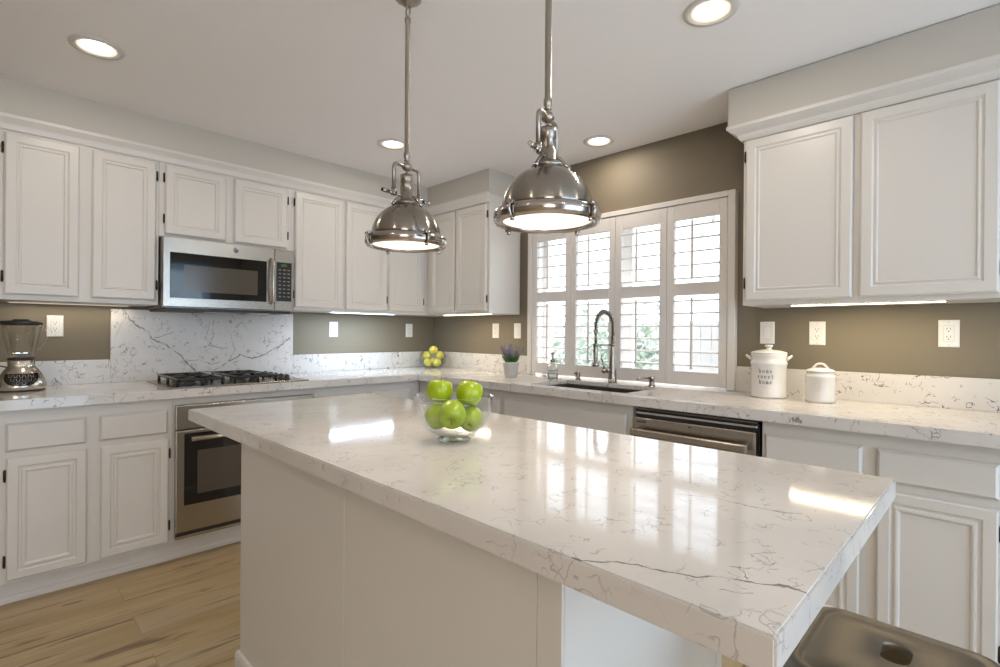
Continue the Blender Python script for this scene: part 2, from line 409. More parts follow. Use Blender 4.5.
# patio door and living room window behind the camera
pd = MB()
for (a, b_) in ((-2.75, -1.62), (-1.58, -.45)):
    pd.box(a, a+.07, YB-.10, YB-.04, 0, 2.2).box(b_-.07, b_, YB-.10, YB-.04, 0, 2.2).box(a, b_, YB-.10, YB-.04, 0, .09).box(a, b_, YB-.10, YB-.04, 2.11, 2.2)
d1 = struct('door_1', pd, TRIMW); MB().box(-2.68, -.52, YB-.075, YB-.07, .09, 2.11).build('door_pane', PANE, d1)
w2 = MB().box(-6, -4, YB-.10, YB-.04, .6, .66).box(-6, -4, YB-.10, YB-.04, 2.04, 2.1).box(-6, -5.94, YB-.10, YB-.04, .6, 2.1).box(-4.06, -4, YB-.10, YB-.04, .6, 2.1).box(-5.03, -4.97, YB-.10, YB-.04, .6, 2.1)
w2o = struct('window_2', w2, TRIMW); MB().box(-5.94, -4.06, YB-.075, YB-.07, .66, 2.04).build('window_pane', PANE, w2o)
# toe kicks and shoe moulding
struct('baseboard_back', MB().box(-2.90, -.52, -.545, -.53, 0, .105).prism([(-.545, 0), (-.558, 0), (-.558, .018), (-.553, .026), (-.545, .03)], 'x', -2.90, -.545), TRIMW)
struct('baseboard_right', MB().box(-.545, -.53, -2.38, -.545, 0, .105).box(-.545, -.53, -3.85, -2.99, 0, .105).prism([(-.545, 0), (-.558, 0), (-.558, .018), (-.553, .026), (-.545, .03)], 'y', -3.85, -.558), TRIMW)

# ------------------------------------------------------------------ worktops
def slab(xs, ys, keep, z0, z1, bev=.003, flat=None):
    b = bmesh.new(); V = {}
    def gv(i, j, z):
        k = (i, j, z)
        if k not in V: V[k] = b.verts.new((xs[i], ys[j], z))
        return V[k]
    nx, ny = len(xs)-1, len(ys)-1
    K = {(i, j) for i in range(nx) for j in range(ny) if keep((xs[i]+xs[i+1])/2, (ys[j]+ys[j+1])/2)}
    for (i, j) in K:
        b.faces.new((gv(i, j, z1), gv(i+1, j, z1), gv(i+1, j+1, z1), gv(i, j+1, z1)))
        b.faces.new((gv(i, j, z0), gv(i, j+1, z0), gv(i+1, j+1, z0), gv(i+1, j, z0)))
        for di, dj, p, q in ((-1, 0, (i, j+1), (i, j)), (1, 0, (i+1, j), (i+1, j+1)), (0, -1, (i, j), (i+1, j)), (0, 1, (i+1, j+1), (i, j+1))):
            if (i+di, j+dj) not in K: b.faces.new((gv(*p, z0), gv(*q, z0), gv(*q, z1), gv(*p, z1)))
    bmesh.ops.recalc_face_normals(b, faces=b.faces)
    bmesh.ops.dissolve_limit(b, angle_limit=.01, verts=b.verts, edges=b.edges)
    bmesh.ops.bevel(b, geom=[e for e in b.edges if len(e.link_faces) == 2 and e.calc_face_angle() > .5 and not (flat is not None and all(abs(v.co.z-flat) < 1e-5 for v in e.verts))], offset=bev, segments=2, affect='EDGES')
    m = MB(); m.merge(b); return m
SX0, SX1, SY0, SY1 = -.565, -.205, -2.315, -1.665
Q_TOP = quartz('quartz_worktop', seed=2.3)
keep = lambda x, y: (x > -.667 or y > -.667) and not (SX0 < x < SX1 and SY0 < y < SY1)
wt = slab([-2.92, -.667, SX0, SX1, -.0008], [-3.90, SY0, SY1, -.667, -.0008], keep, .892, CT, .0025, .892)
OX0, OX1, OY0, OY1 = SX0-.03, SX1+.03, SY0-.03, SY1+.03
keep2 = lambda x, y: (x > -.667 or y > -.667) and not (OX0 < x < OX1 and OY0 < y < OY1)
lo = slab([-2.92, -.667, OX0, OX1, -.0008], [-3.90, OY0, OY1, -.667, -.0008], keep2, .868, .8921, .0025, .8921)
me_ = bpy.data.meshes.new('tmp'); lo.bm.to_mesh(me_); lo.bm.free(); wt.bm.from_mesh(me_); bpy.data.meshes.remove(me_)
tag(wt.build('worktop', Q_TOP), 'white grey-veined quartz worktop running along both walls around the sink', 'worktop')
struct('trim_4', MB().box(.0, .084, WY0+.0005, WY1-.0005, .868, CT, .001), Q_TOP)
sv = [([(-2.33, -.02, 1.36), (-2.314, -.02, 1.342), (-2.28, -.02, 1.284), (-2.241, -.02, 1.243), (-2.19, -.02, 1.214), (-2.168, -.02, 1.166), (-2.097, -.02, 1.134), (-2.059, -.02, 1.094), (-2.021, -.02, 1.071), (-1.976, -.02, 1.006), (-1.925, -.02, .951)], .0062),
      ([(-1.925, -.02, .951), (-1.838, -.02, .955), (-1.778, -.02, .986), (-1.742, -.02, 1.011), (-1.667, -.02, 1.056), (-1.589, -.02, 1.03), (-1.495, -.02, 1.061), (-1.399, -.02, 1.113), (-1.327, -.02, 1.17)], .0055),
      ([(-1.976, -.02, 1.032), (-1.909, -.02, 1.027), (-1.838, -.02, 1.004), (-1.791, -.02, 1.013)], .003),
      ([(-2.168, -.02, 1.166), (-2.12, -.02, 1.185), (-2.06, -.02, 1.21)], .003), ([(-1.742, -.02, 1.011), (-1.70, -.02, 1.09), (-1.73, -.02, 1.20)], .002),
      ([(-1.834, -.02, 1.289), (-1.83, -.02, 1.171), (-1.863, -.02, 1.126), (-1.76, -.02, 1.10)], .0025)]
Q_SPL = quartz('quartz_splash', veins=sv, plane='xz', seed=6.1, WOB=.6, RO=.28)
tag(MB().box(-2.371, -1.305, -.020, -.0005, CT+.0003, 1.341, .001).build('backsplash_slab', Q_SPL),
    'tall grey-veined quartz backsplash slab behind the gas hob, below the microwave', 'backsplash')
Q_UP = quartz('quartz_upstand', seed=11.7, SQ=1.25, RO=.2)
tag(MB().box(-2.92, -2.3715, -.020, -.0005, CT+.0003, 1.048, .001).build('backsplash_strip', Q_UP), 'low quartz backsplash strip behind the glass-jar blender', 'backsplash')
tag(MB().box(-1.3045, -.0005, -.020, -.0005, CT+.0003, 1.048, .001).build('backsplash_strip', Q_UP), 'low quartz backsplash strip from the hob to the room corner, behind the yellow lemons', 'backsplash')
tag(MB().box(-.020, -.0005, -1.174, -.0205, CT+.0003, 1.048, .001).build('backsplash_strip', Q_UP), 'low quartz backsplash strip behind the potted lavender', 'backsplash')
tag(MB().box(-.020, -.0005, -3.90, -2.669, CT+.0003, 1.048, .001).build('backsplash_strip', Q_UP), 'low quartz backsplash strip behind the two white canisters', 'backsplash')

# ------------------------------------------------------------------ cabinets
PA = lambda face: (lambda s_, z, d: Vector((s_, face-d, z)))
PBf = lambda face: (lambda s_, z, d: Vector((face-d, s_, z)))
DOORP = [(0, 0), (0, .013), (.007, .020), (.040, .020), (.046, .0150), (.050, .0150), (.054, .0175), (.058, .0175), (.062, .0130)]
LDOORP = [(0, 0), (0, .014), (.005, .020), (.036, .020), (.041, .0145), (.048, .0140), (.051, .0190), (.057, .0200), (.063, .0180), (.067, .0120)]
DRAWP = [(0, 0), (0, .011), (.005, .016), (.009, .020)]
def cab(name, label, axis, s0, s1, z0, z1, face, depth, group=None, hollow=None):
    """carcass with face frame"""
    loc = ((s0+s1)/2, face+depth/2, z0) if axis == 'A' else (face+depth/2, (s0+s1)/2, z0)
    r = thing(name, label, 'cabinet', loc, 0, group)
    b = MB(); e = .0006
    if axis == 'A': b.box(s0+e, s1-e, face, face+depth-.001, z0, z1, .0015)
    else: b.box(face, face+depth-.001, s0+e, s1-e, z0, z1, .0015)
    b.build('body', WHITE, r); return r
def hinge(axis, s, z, face, parent, sign=1):
    b = MB(); P = (PA if axis == 'A' else PBf)(face)
    p = P(s, z, .010)
    b.tube([p+Vector((0, 0, -.022)), p+Vector((0, 0, .022))], .0048, 8)
    b.sphere(p+Vector((0, 0, .024)), .004, u=8, v=6).sphere(p-Vector((0, 0, .024)), .004, u=8, v=6)
    b.build('hinge', BRONZE, parent)
def door(r, axis, s0, s1, z0, z1, face, prof=DOORP, hside=0, hz=None, white_h=False):
    P = (PA if axis == 'A' else PBf)(face)
    d = MB().panel(P, s0, s1, z0, z1, prof).build('door', WHITE, r)
    if hside:
        s = (s0-.0055) if hside < 0 else (s1+.0055)
        for z in (hz or (z0+.085, z1-.075)): hinge(axis, s, z, face, d)
    return d
def drawer(r, axis, s0, s1, z0, z1, face):
    P = (PA if axis == 'A' else PBf)(face)
    return MB().panel(P, s0, s1, z0, z1, DRAWP).build('drawer_front', WHITE, r)
UF = -.330; UZ = 1.360; UT = 2.2246
# uppers on the back wall
u = cab('wall_cabinet', 'tall two-door white wall cabinet left of the microwave, above the blender', 'A', -2.90, -2.203, UZ, UT, UF, .33)
door(u, 'A', -2.825, -2.549, 1.385, 2.152, UF, hside=-1); door(u, 'A', -2.499, -2.219, 1.385, 2.152, UF, hside=1)
u = cab('wall_cabinet', 'short two-door white wall cabinet directly above the microwave', 'A', -2.203, -1.455, 1.746, UT, UF, .33)
door(u, 'A', -2.175, -1.860, 1.762, 2.152, UF, hside=-1); door(u, 'A', -1.812, -1.488, 1.762, 2.152, UF, hside=1)
u = cab('wall_cabinet', 'two-door white wall cabinet immediately right of the microwave', 'A', -1.455, -.712, UZ, UT, UF, .33)
door(u, 'A', -1.435, -1.088, 1.380, 2.152, UF, hside=-1); door(u, 'A', -1.066, -.724, 1.380, 2.152, UF, hside=1)
u = cab('wall_cabinet', 'single-door white corner wall cabinet partly behind the smaller-looking left pendant', 'A', -.712, 0, UZ, UT, UF, .33)
door(u, 'A', -.703, -.378, 1.380, 2.152, UF, hside=1)
# uppers on the window wall
u = cab('wall_cabinet', 'two-door white wall cabinet between the room corner and the window, its side lit pale blue', 'B', -1.062, -.3305, UZ, UT, UF, .33)
door(u, 'B', -.690, -.392, 1.380, 2.152, UF); door(u, 'B', -1.040, -.705, 1.380, 2.152, UF, hside=-1)
u = cab('wall_cabinet', 'large two-door white wall cabinet right of the window, above the two canisters', 'B', -3.76, -2.808, UZ, 2.2046, UF, .33)
door(u, 'B', -3.249, -2.824, 1.380, 2.143, UF, hside=1); door(u, 'B', -3.691, -3.275, 1.380, 2.143, UF, hside=-1)

# base cabinets
BF = -.610; BT = .8672; BB = .105
u = cab('base_cabinet', 'white base cabinet left of the oven with two drawers over two doors', 'A', -2.90, -2.192, BB, BT, BF, .60)
drawer(u, 'A', -2.822, -2.548, .685, .806, BF); drawer(u, 'A', -2.498, -2.218, .687, .807, BF)
door(u, 'A', -2.819, -2.546, .122, .655, BF, LDOORP, -1); door(u, 'A', -2.493, -2.213, .122, .656, BF, LDOORP, 1)
# oven housing
r = thing('base_cabinet', 'white cabinet surround that houses the built-in steel oven', 'cabinet', (-1.811, -.3, BB))
MB().box(-2.1915, -2.1845, BF, -.01, BB, BT).box(-1.437, -1.4305, BF, -.01, BB, BT).box(-2.1845, -1.437, BF, -.01, BB, .121).box(-2.1845, -1.437, BF, -.01, .828, BT).build('body', WHITE, r)
u = cab('base_cabinet', 'white base cabinet right of the oven, mostly hidden behind the island top', 'A', -1.430, -.6112, BB, BT, BF, .60)
drawer(u, 'A', -1.405, -1.06, .687, .807, BF); drawer(u, 'A', -1.02, -.70, .687, .807, BF)
door(u, 'A', -1.405, -1.06, .122, .655, BF, LDOORP, -1); door(u, 'A', -1.02, -.70, .122, .655, BF, LDOORP, 1)
u = cab('base_cabinet', 'white corner base cabinet behind the bowl of green apples', 'B', -1.482, -.611, BB, BT, BF, .60)
drawer(u, 'B', -1.462, -.72, .690, .810, BF); door(u, 'B', -1.462, -1.10, .122, .660, BF, LDOORP, -1); door(u, 'B', -1.08, -.72, .122, .660, BF, LDOORP, 1)
# sink base: open at the top for the basin
r = thing('base_cabinet', 'white sink cabinet with one long false drawer front under the window', 'cabinet', (-.3, -1.93, BB))
b = MB().box(BF, -.01, -1.4995, -1.4828, BB, BT).box(BF, -.01, -2.3835, -2.366, BB, BT).box(BF, BF+.02, -2.366, -1.4995, BB, BT).box(BF, -.01, -2.366, -1.4995, BB, BB+.02)
b.build('body', WHITE, r)
drawer(r, 'B', -2.356, -1.504, .692, .816, BF); door(r, 'B', -1.915, -1.515, .122, .665, BF, LDOORP, 1); door(r, 'B', -2.345, -1.945, .122, .665, BF, LDOORP, -1)
u = cab('base_cabinet', 'white base cabinet right of the dishwasher with two drawers over two doors', 'B', -3.80, -2.988, BB, BT, BF, .60)
drawer(u, 'B', -3.336, -3.003, .698, .812, BF); drawer(u, 'B', -3.697, -3.379, .698, .812, BF)
door(u, 'B', -3.329, -3.003, .122, .665, BF, LDOORP, 1); door(u, 'B', -3.696, -3.381, .122, .665, BF, LDOORP, -1)

# ------------------------------------------------------------------ island
r = thing('kitchen_island', 'long white kitchen island with a polished grey-veined quartz top', 'kitchen island', (-1.93, -2.5, 0))
IX0, IX1, IY0, IY1 = -2.334, -1.523, -3.540, -1.452
ivn = [([(-2.345, -3.255, CT), (-2.325, -3.30, CT), (-2.293, -3.353, CT), (-2.276, -3.399, CT), (-2.266, -3.428, CT), (-2.235, -3.458, CT), (-2.222, -3.489, CT), (-2.207, -3.516, CT), (-2.207, -3.541, CT)], .0030),
       ([(-1.964, -3.258, CT), (-1.933, -3.321, CT), (-1.933, -3.392, CT), (-1.929, -3.429, CT), (-1.912, -3.459, CT)], .0018),
       ([(-2.194, -3.456, CT), (-2.222, -3.473, CT)], .0012), ([(-2.276, -3.462, CT), (-2.267, -3.479, CT), (-2.257, -3.492, CT)], .0012),
       ([(-2.205, -3.445, CT), (-2.185, -3.473, CT), (-2.146, -3.486, CT)], .0012),
       ([(-2.207, -3.541, CT), (-2.205, -3.541, CT-.042)], .0018), ([(-2.335, -1.76, CT), (-2.335, -1.75, CT-.042)], .0025)]
ivn = [([(x+1.93, y+2.5, z) for x, y, z in ln], wd) for ln, wd in ivn]     # in the island's own coordinates
Q_ISL = quartz('quartz_island', veins=ivn, seed=4.4, SQ=.45, BG=0.1, WOB=.35)
slab([IX0, IX1], [IY0, IY1], lambda x, y: True, .871, CT, .003).build('countertop', Q_ISL, r)
BX0, BX1, BY0, BY1 = -2.250, -1.600, -3.205, -1.780
MB().box(BX0+.004, BX1-.004, BY0+.004, BY1-.004, .0, .8705).build('body', WHITE, r)
ps = MB()
cuts = [BY1, -2.512, BY0+.052]
for a, b_ in zip(cuts, cuts[1:]): ps.box(BX0, BX0+.0045, b_+.0008, a-.0008, .0, .8703, .0007)
ps.build('side_panel', WHITE, r)
MB().box(BX0-.002, BX0+.0045, BY0-.002, BY0+.0505, 0, .8703, .0015).build('corner_post', WHITE, r)
MB().box(BX0+.006, BX1-.03, BY0-.0005, BY0+.0045, 0, .8703).box(BX1-.030, BX1, BY0-.002, BY0+.0045, 0, .8703, .001).build('end_panel', WHITE, r)
MB().prism([(BX0+.001, 0), (BX0-.013, 0), (BX0-.013, .070), (BX0-.009, .082), (BX0+.001, .086)], 'y', BY0-.002, BY1+.012).prism([(BY1-.001, 0), (BY1+.013, 0), (BY1+.013, .070), (BY1+.009, .082), (BY1-.001, .086)], 'x', BX0-.012, BX1).build('skirting', TRIMW, r)

# ------------------------------------------------------------------ recessed lamps
LENS = emis('lamp_lens', (1.0, .92, .80), 5.0)
CONE = emis('reflector_painted_glow', (1.0, .86, .66), 1.15)  # emission stands in for lamp light caught by the reflector cone
def recessed():
    r = thing('recessed_light', 'x', 'ceiling light', (0, 0, H), 0, 'round recessed lights in the ceiling')
    def bd(mb, n, m, p=None):
        return mb.build(n, m, p)
    MB().lathe([(.066, -.0005), (.070, -.006), (.076, -.008), (.092, -.006), (.095, -.0005)], (0, 0, H), 40).build('trim_ring', TRIMW, r)
    MB().lathe([(.058, -.0012), (.062, -.0045), (.067, -.0055), (.0675, -.0008)], (0, 0, H), 36).build('reflector', CONE, r)
    MB().lathe([(.058, -.0016), (.045, -.0035), (0, -.005)], (0, 0, H), 32).build('lens', LENS, r)
    return r
rec = recessed()
recs = [(-2.564, -.997, 'recessed ceiling light above the cabinets left of the microwave', 0.62),
        (-1.089, -.964, 'recessed ceiling light seen just behind the left pendant rod', .62),
        (-.250, -1.930, 'recessed ceiling light nearest the window', .70),
        (-1.041, -2.935, 'recessed ceiling light at the top right, nearest the right-hand wall cabinet', .9),
        (-3.9, -2.9, None, .75), (-2.5, -4.9, None, 1.0), (-.9, -4.9, None, 1.0), (-4.4, -5.2, None, .8)]
for i, (x, y, lab, k) in enumerate(recs):
    o = rec if i == 0 else copy_tree(rec)
    o.location = (x, y, H); o['label'] = lab or 'recessed ceiling light over the living room behind the viewer'
    area('recessed_lamp_light', (x, y, H-.0065), (0, 0, 0), .10, .10, LAMP_W*k, (1.0, .88, .74), shape='DISK')

# ------------------------------------------------------------------ under-cabinet light strips
def strip(label, x0, x1, y0, y1, col, es, power, z=UZ):
    r = thing('light_strip', label, 'under-cabinet light', ((x0+x1)/2, (y0+y1)/2, z), 0, None)
    MB().box(x0-.006, x1+.006, y0-.006, y1+.006, z-.003, z-.0003, .001).build('housing', PLATE, r)
    MB().box(x0, x1, y0, y1, z-.0050, z-.0031, .0005).build('diffuser', emis('strip_glow', col, es), r)
    area('strip_light', ((x0+x1)/2, (y0+y1)/2, z-.0065), (0, 0, 0), x1-x0, y1-y0, power, col)
strip('cool white light strip under the wall cabinet right of the microwave', -1.14, -.62, -.292, -.262, (.64, .81, 1.0), 14, 7.0)
strip('warm light strip under the wall cabinet next to the room corner', -.292, -.262, -1.02, -.50, (1.0, .84, .58), 14, 2.4)
strip('long warm light strip under the large wall cabinet above the canisters', -.262, -.232, -3.54, -3.00, (1.0, .84, .56), 14, 2.8)
strip('light strip under the wall cabinet above the blender', -2.80, -2.30, -.10, -.07, (1.0, .88, .68), .9, .8)

# ------------------------------------------------------------------ pendants
PL = emis('pendant_lens_glow', (1.0, .88, .74), 1.5)
def pendant():
    r = thing('pendant_light', 'x', 'pendant light', (0, 0, 0), 0, 'two dome pendants over the island')
    z = lambda v: v-H
    MB().lathe([(0, -.0005), (.066, -.0005), (.066, -.014), (.060, -.024), (.042, z(2.300)), (.016, z(2.284)), (.013, z(2.278)), (0, z(2.278))], n=12).build('canopy', NICKEL, r)
    MB().tube([(0, .0085*math.sin(a), z(2.262)+.019*math.cos(a)) for a in [2*PI*k/20 for k in range(20)]], .0028, 8, closed=True).build('chain_link', NICKP, r)
    MB().lathe([(0, z(2.248)), (.0045, z(2.247)), (.0105, z(2.240)), (.0105, z(2.228)), (.0082, z(2.222)), (.0082, z(1.806)), (.0105, z(1.800)), (.0105, z(1.788)), (.007, z(1.782)), (.010, z(1.776)), (0, z(1.774))], n=20).build('rod', NICKEL, r)
    y = MB().sphere((0, 0, z(1.757)), .0165, sz=.9)
    hw, R = .057, .016; pts = [(-hw, 0, z(1.666))]
    for k in range(7): a = PI-k*PI/12; pts.append((-hw+R+R*math.cos(a), 0, z(1.757)-R+R*math.sin(a)))
    for k in range(7): a = PI/2-k*PI/12; pts.append((hw-R+R*math.cos(a), 0, z(1.757)-R+R*math.sin(a)))
    pts.append((hw, 0, z(1.666))); y.tube(pts, .0060, 10)
    for s_ in (-1, 1): y.tube([(s_*hw, 0, z(1.662)-.006), (s_*hw, 0, z(1.662)+.014)], .0085, 10)
    y.build('yoke', NICKEL, r)
    b = MB().tube([(-.105, 0, z(1.660)), (.105, 0, z(1.660))], .0042, 10)
    for s_ in (-1, 1): b.tube([(s_*.105, 0, z(1.660)), (s_*.078, 0, z(1.660))], .0065, 10).tube([(s_*.066, 0, z(1.660)), (s_*.050, 0, z(1.660))], .009, 12)
    b.build('pivot_bar', NICKP, r)
    k = MB().lathe([(0, z(1.739)), (.004, z(1.739)), (.004, z(1.732)), (0.0205, z(1.730)), (.0215, z(1.720)), (.0215, z(1.704)), (.0185, z(1.702)), (.0185, z(1.678)), (.0215, z(1.676)), (.0215, z(1.652)), (.026, z(1.649)), (.030, z(1.643)), (.038, z(1.640)), (.040, z(1.633)), (0, z(1.633))], n=28)
    for a in range(4): q = a*PI/2+.4; k.box(.0165*math.cos(q)-.004, .0165*math.cos(q)+.004, .0165*math.sin(q)-.004, .0165*math.sin(q)+.004, z(1.700), z(1.680))
    k.build('socket', NICKEL, r)
    for a in range(3):
        c = MB(); q = a*2*PI/3+.9; dx, dy = math.cos(q), math.sin(q)
        c.tube([(.014*dx, .014*dy, z(1.660)), (.030*dx, .030*dy, z(1.656)), (.044*dx, .044*dy, z(1.640)), (.050*dx, .050*dy, z(1.631))], .0045, 8)
        c.sphere((.051*dx, .051*dy, z(1.630)), .007, u=10, v=8)
        c.build('clamp_arm', NICKP, r)
    prof = []
    zt, zb, R0 = 1.637, 1.527, .1115
    for k_ in range(1, 17):
        a = PI/2*k_/16; prof.append((max(.034, R0*math.sin(a)), z(zb+(zt-zb)*math.cos(a))))
    prof = sorted(set(prof), key=lambda q: -q[1]); inner = [(q[0]-.002, q[1]-.0015) for q in prof[::-1]]
    MB().lathe(prof+inner, n=56).build('dome_shade', SPUN, r)
    ring = MB().lathe([(.1105, z(1.5275)), (.124, z(1.5285)), (.1295, z(1.524)), (.1315, z(1.515)), (.1305, z(1.504)), (.126, z(1.497)), (.1150, z(1.4965)), (.1085, z(1.4995)), (.1075, z(1.5035)), (.1080, z(1.512)), (.1085, z(1.5265)), (.1105, z(1.5275))], n=64)
    ro = ring.build('rim_ring', NICKP, r)
    for a in range(4):
        cl = MB(); q = math.radians(-16+90*a); dx, dy = math.cos(q), math.sin(q)
        P = lambda rr, tt, zz: Vector((rr*dx-tt*dy, rr*dy+tt*dx, zz))
        cl.tube([P(.124, 0, z(1.530)), P(.135, 0, z(1.526)), P(.138, 0, z(1.512)), P(.134, 0, z(1.498)), P(.122, 0, z(1.494))], .0042, 8)
        cl.tube([P(.134, -.011, z(1.527)), P(.134, .011, z(1.527))], .0048, 10)
        cl.tube([P(.126, 0, z(1.497)), P(.126, 0, z(1.487))], [.0035, .0055], 8)
        cl.build('rim_clamp', NICKP, ro)
    MB().lathe([(.1080, z(1.5045)), (.07, z(1.5025)), (0, z(1.5015))], n=48).build('lens', PL, r)
    return r
pe = pendant()
for i, (x, y, ph, lab) in enumerate([(-1.93, -2.316, 10, 'brushed nickel dome pendant further from the viewer, hanging beyond the bowl of apples'),
                                    (-1.93, -2.905, 17, 'brushed nickel dome pendant nearer the viewer, hanging in front of the window')]):
    o = pe if i == 0 else copy_tree(pe)
    o.location = (x, y, H-.010*i); o.rotation_euler = (0, 0, math.radians(ph)); o['label'] = lab
    if i == 1:
        for c in kids(o):
            if c.name.startswith('canopy'): c.location = (0, 0, .010)
    area('pendant_bulb_light', (x, y, 1.4945-.010*i), (0, 0, 0), .19, .19, PEND_W, (1.0, .86, .68), shape='DISK')

# ------------------------------------------------------------------ microwave
r = thing('microwave', 'stainless steel over-the-range microwave hung below the short wall cabinet', 'microwave', (-1.833, -.2, 1.342))
MB().box(-2.197, -1.469, -.372, -.021, 1.346, 1.7455, .002).build('body', DKSTEEL, r)
d = MB().box(-2.197, -1.5905, -.400, -.3725, 1.352, 1.742, .003).build('door', STEEL, r)
MB().box(-2.163, -1.640, -.4025, -.3995, 1.402, 1.657, .0012).build('door_glass', BLACKG, d)
MB().box(-2.095, -1.695, -.4031, -.4024, 1.440, 1.590, .0002).build('door_window', SCREEN, d)
hp = [(-1.615, -.400, 1.672), (-1.613, -.430, 1.664)] + [(-1.610-.006*math.sin(PI*k/8), -.434-.010*math.sin(PI*k/8), 1.652-k*.0295) for k in range(9)] + [(-1.613, -.430, 1.404), (-1.615, -.400, 1.396)]
MB().tube(hp, .0095, 12).build('handle', STEELZ, d)
MB().tube([(-1.822, -.3998, 1.704), (-1.822, -.4008, 1.704)], .0165, 24).build('badge_disc', mat('badge_dark', (.12, .11, .10), .3, .6), d)
lg = MB().tube([(-1.822+.0160*math.cos(a), -.4015, 1.704+.0160*math.sin(a)) for a in [2*PI*k/24 for k in range(24)]], .0011, 6, closed=True)
for ph in (0, PI):
    lg.tube([(-1.822+.0055*math.cos(ph)+.004*math.cos(a), -.4015, 1.707+.004*math.sin(a)) for a in [PI*.25+k*PI/8 for k in range(12)]], .0009, 6)
lg.tube([(-1.829, -.4015, 1.697), (-1.822, -.4015, 1.713), (-1.815, -.4015, 1.697)], .0009, 6)
lg.build('badge', CHROME, d)
cp = MB().box(-1.5885, -1.469, -.400, -.3725, 1.352, 1.742, .003).build('control_panel', STEEL, r)
MB().box(-1.580, -1.482, -.4018, -.3995, 1.411, 1.660, .001).build('keypad_glass', BLACKG, cp)
kb = MB()
for i in range(3):
    for j in range(8):
        x = -1.558+i*.028; z = 1.612-j*.0245; kb.box(x-.008, x+.008, -.4024, -.4017, z-.0035, z+.0035, .0002)
kb.build('keypad', mat('keypad_print', (.16, .15, .14), .5), cp)
dg = MB(); zc = 1.641
for i, segs in enumerate(('abcd', 'abged', 'afgcd')):
    x = -1.548+i*.014; a_, h_ = .004, .006
    sg = {'a': (x-a_, x+a_, zc+h_-.0012, zc+h_), 'g': (x-a_, x+a_, zc-.0006, zc+.0006), 'd': (x-a_, x+a_, zc-h_, zc-h_+.0012), 'b': (x+a_-.0012, x+a_, zc, zc+h_), 'c': (x+a_-.0012, x+a_, zc-h_, zc), 'f': (x-a_, x-a_+.0012, zc, zc+h_), 'e': (x-a_, x-a_+.0012, zc-h_, zc)}
    for s_ in segs: q = sg[s_]; dg.box(q[0], q[1], -.4024, -.4017, q[2], q[3])
dg.build('clock_digits', emis('green_digits', (.35, .9, .15), .45), cp)
MB().box(-2.185, -1.485, -.392, -.030, 1.330, 1.3455, .002).build('underside', DARK, r)
vg = MB().box(-1.98, -1.78, -.37, -.25, 1.324, 1.3298, .001)
vg.build('grease_filter', DKSTEEL, r)
MB().box(-1.72, -1.60, -.36, -.26, 1.325, 1.3298, .001).build('lamp_cover', PLATE, r)

# ------------------------------------------------------------------ oven
r = thing('oven', 'built-in stainless steel oven below the gas hob, left of the island', 'oven', (-1.811, -.3, .124))
MB().box(-2.184, -1.4375, -.612, -.05, .122, .827, .001).build('body', DKSTEEL, r)
MB().box(-2.186, -1.4355, -.642, -.6125, .699, .826, .004, 2).build('control_panel', STEEL, r)
MB().box(-1.96, -1.66, -.6435, -.6418, .722, .772, .0005).build('display', BLACKG, r)
d = MB().box(-2.184, -1.4375, -.640, -.6125, .158, .693, .004, 2).build('door', STEEL, r)
MB().box(-2.146, -1.4755, -.6425, -.6395, .298, .676, .001).build('door_glass', BLACKG, d)
MB().box(-2.085, -1.537, -.6432, -.6424, .350, .580, .0003).build('door_window', SCREEN, d)
hb = MB().tube([(-2.125, -.685, .652), (-1.497, -.685, .652)], .0125, 14)
for x in (-2.095, -1.527): hb.tube([(x, -.641, .652), (x, -.685, .652)], .009, 10)
hb.build('handle', STEELZ, d)
MB().box(-2.178, -1.4435, -.628, -.6125, .140, .157).build('vent_slot', DARK, r)
MB().box(-2.184, -1.4375, -.638, -.6125, .124, .139, .001).build('bottom_trim', STEEL, r)

